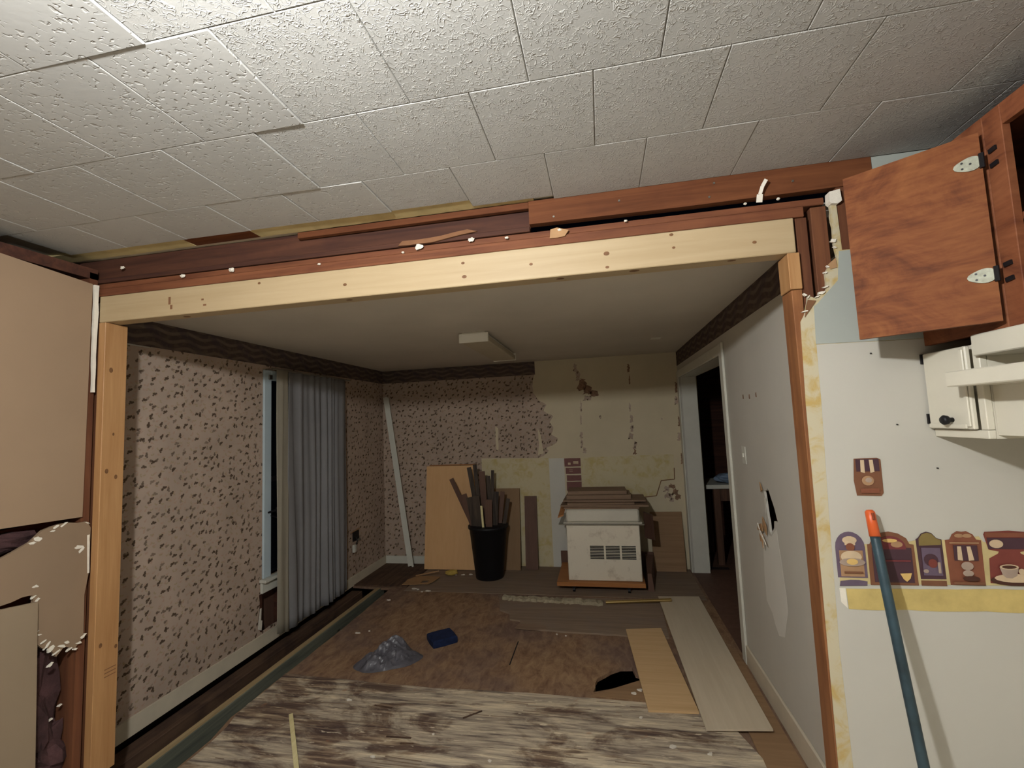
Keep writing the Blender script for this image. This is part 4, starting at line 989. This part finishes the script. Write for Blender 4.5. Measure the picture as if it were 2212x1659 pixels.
poster('wall_print', 'narrow dark print with a mossy rounded top', [(3.134, 1.128), (3.190, 1.129), (3.189, 1.252), (3.178, 1.256), (3.168, 1.272), (3.157, 1.276), (3.145, 1.270), (3.137, 1.256), (3.131, 1.252)], 'dark',
       [([(3.137, 1.232), (3.186, 1.235), (3.187, 1.250), (3.177, 1.255), (3.167, 1.270), (3.157, 1.273), (3.146, 1.268), (3.138, 1.254)], 'green'), (rect(3.141, 3.183, 1.140, 1.226), 'violet'), (ell(3.16, 1.188, .016, .02), 'dark'), (ell(3.163, 1.178, .010, .014), 'red'), (ell(3.146, 1.154, .006, .006), 'grey'), (rect(3.173, 3.179, 1.148, 1.182), 'grey')])
poster('wall_print', 'short brown base strip print under the narrow dark print', rect(3.134, 3.190, 1.108, 1.124), 'brown', [])
poster('wall_print', 'brown apron print with scrolled top in the row', [(3.200, 1.112), (3.290, 1.112), (3.292, 1.250), (3.280, 1.252), (3.272, 1.268), (3.256, 1.278), (3.244, 1.276), (3.232, 1.278), (3.218, 1.268), (3.210, 1.252), (3.198, 1.250)], 'rust',
       [(ell(3.235, 1.264, .012, .006), 'tan'), (ell(3.256, 1.264, .012, .006), 'tan'), (rect(3.208, 3.284, 1.240, 1.244), 'tan'), (rect(3.216, 3.278, 1.188, 1.235), 'dark'), ([(3.224, 1.19), (3.237, 1.188), (3.236, 1.232), (3.226, 1.232)], 'cream'), ([(3.252, 1.188), (3.266, 1.19), (3.260, 1.232), (3.250, 1.232)], 'cream'), (ell(3.246, 1.172, .016, .013), 'grey'), (ell(3.246, 1.150, .014, .010), 'grey'), (ell(3.252, 1.134, .022, .008), 'coffee'), (rect(3.206, 3.284, 1.116, 1.124), 'brown')])
poster('wall_print', 'red brown print showing a white coffee cup on a saucer', [(3.330, 1.120), (3.46, 1.120), (3.47, 1.150), (3.455, 1.195), (3.425, 1.212), (3.425, 1.216), (3.46, 1.222), (3.462, 1.275), (3.40, 1.280), (3.33, 1.276), (3.326, 1.268), (3.336, 1.222), (3.365, 1.216), (3.362, 1.210), (3.335, 1.195)], 'red',
       [(rect(3.334, 3.455, 1.224, 1.258), 'dark'), (rect(3.330, 3.46, 1.261, 1.274), 'rust'), (ell(3.358, 1.240, .020, .013), 'cream'), (ell(3.40, 1.13, .072, .016), 'coffee'), (ell(3.402, 1.137, .062, .013), 'cream'), ([(3.358, 1.170), (3.412, 1.170), (3.405, 1.145), (3.39, 1.137), (3.374, 1.138), (3.364, 1.148)], 'grey'), (ell(3.385, 1.171, .027, .008), 'cream'), (ell(3.385, 1.171, .021, .005), 'coffee'), (ell(3.418, 1.158, .009, .009), 'cream')])

# ---- broom pole
bp = thing('broom_pole', 'long teal painted pole with orange tip leaning on the white wall', 'pole', (2.975, -.36, KZ))
pt = Vector((3.019, -.030, 1.356)); pm = Vector((2.994, -.215, .700)); dv_ = (pm-pt).normalized()
pe = pt+dv_*((KZ+.004-pt.z)/dv_.z)
p1 = pt+dv_*.088
MB().tube([p1, p1+dv_*.01, pe], [.0135, .0135, .0135], 16).build('handle', 'teal_paint', bp, None, True)
MB().tube([pt+dv_*.006, pt+dv_*.012, p1-dv_*.0005], [.009, .0135, .0150], 16).build('orange_cap', 'orange', bp, None, True)
MB().tube([pt+dv_*.012+Vector((0, -.0146, .0)), pt+dv_*.034+Vector((0, -.0150, 0))], .004, 8).build('hang_hole', 'red_brown', bp)

# ================================================================== the kitchen lamp
lm = thing('ceiling_lamp', 'bare bulb ceiling lamp hanging above the kitchen', 'lamp', (BULB_LOC.x, BULB_LOC.y, HK))
MB().lathe((BULB_LOC.x, BULB_LOC.y, HK-.04), [(.02, 0), (.055, .012), (.06, .0385)], 24).build('canopy', 'lamp_white', lm, None, True)
MB().tube([(BULB_LOC.x, BULB_LOC.y, HK-.04), (BULB_LOC.x, BULB_LOC.y, BULB_LOC.z+BULB_R*.9)], .017, 12).build('socket', 'lamp_white', lm)
bm = bmesh.new(); bmesh.ops.create_uvsphere(bm, u_segments=24, v_segments=16, radius=BULB_R)
link_mesh('bulb', [v.co+BULB_LOC for v in bm.verts], [[v.index for v in f.verts] for f in bm.faces], 'bulb_glow', lm, BULB_LOC, True); bm.free()
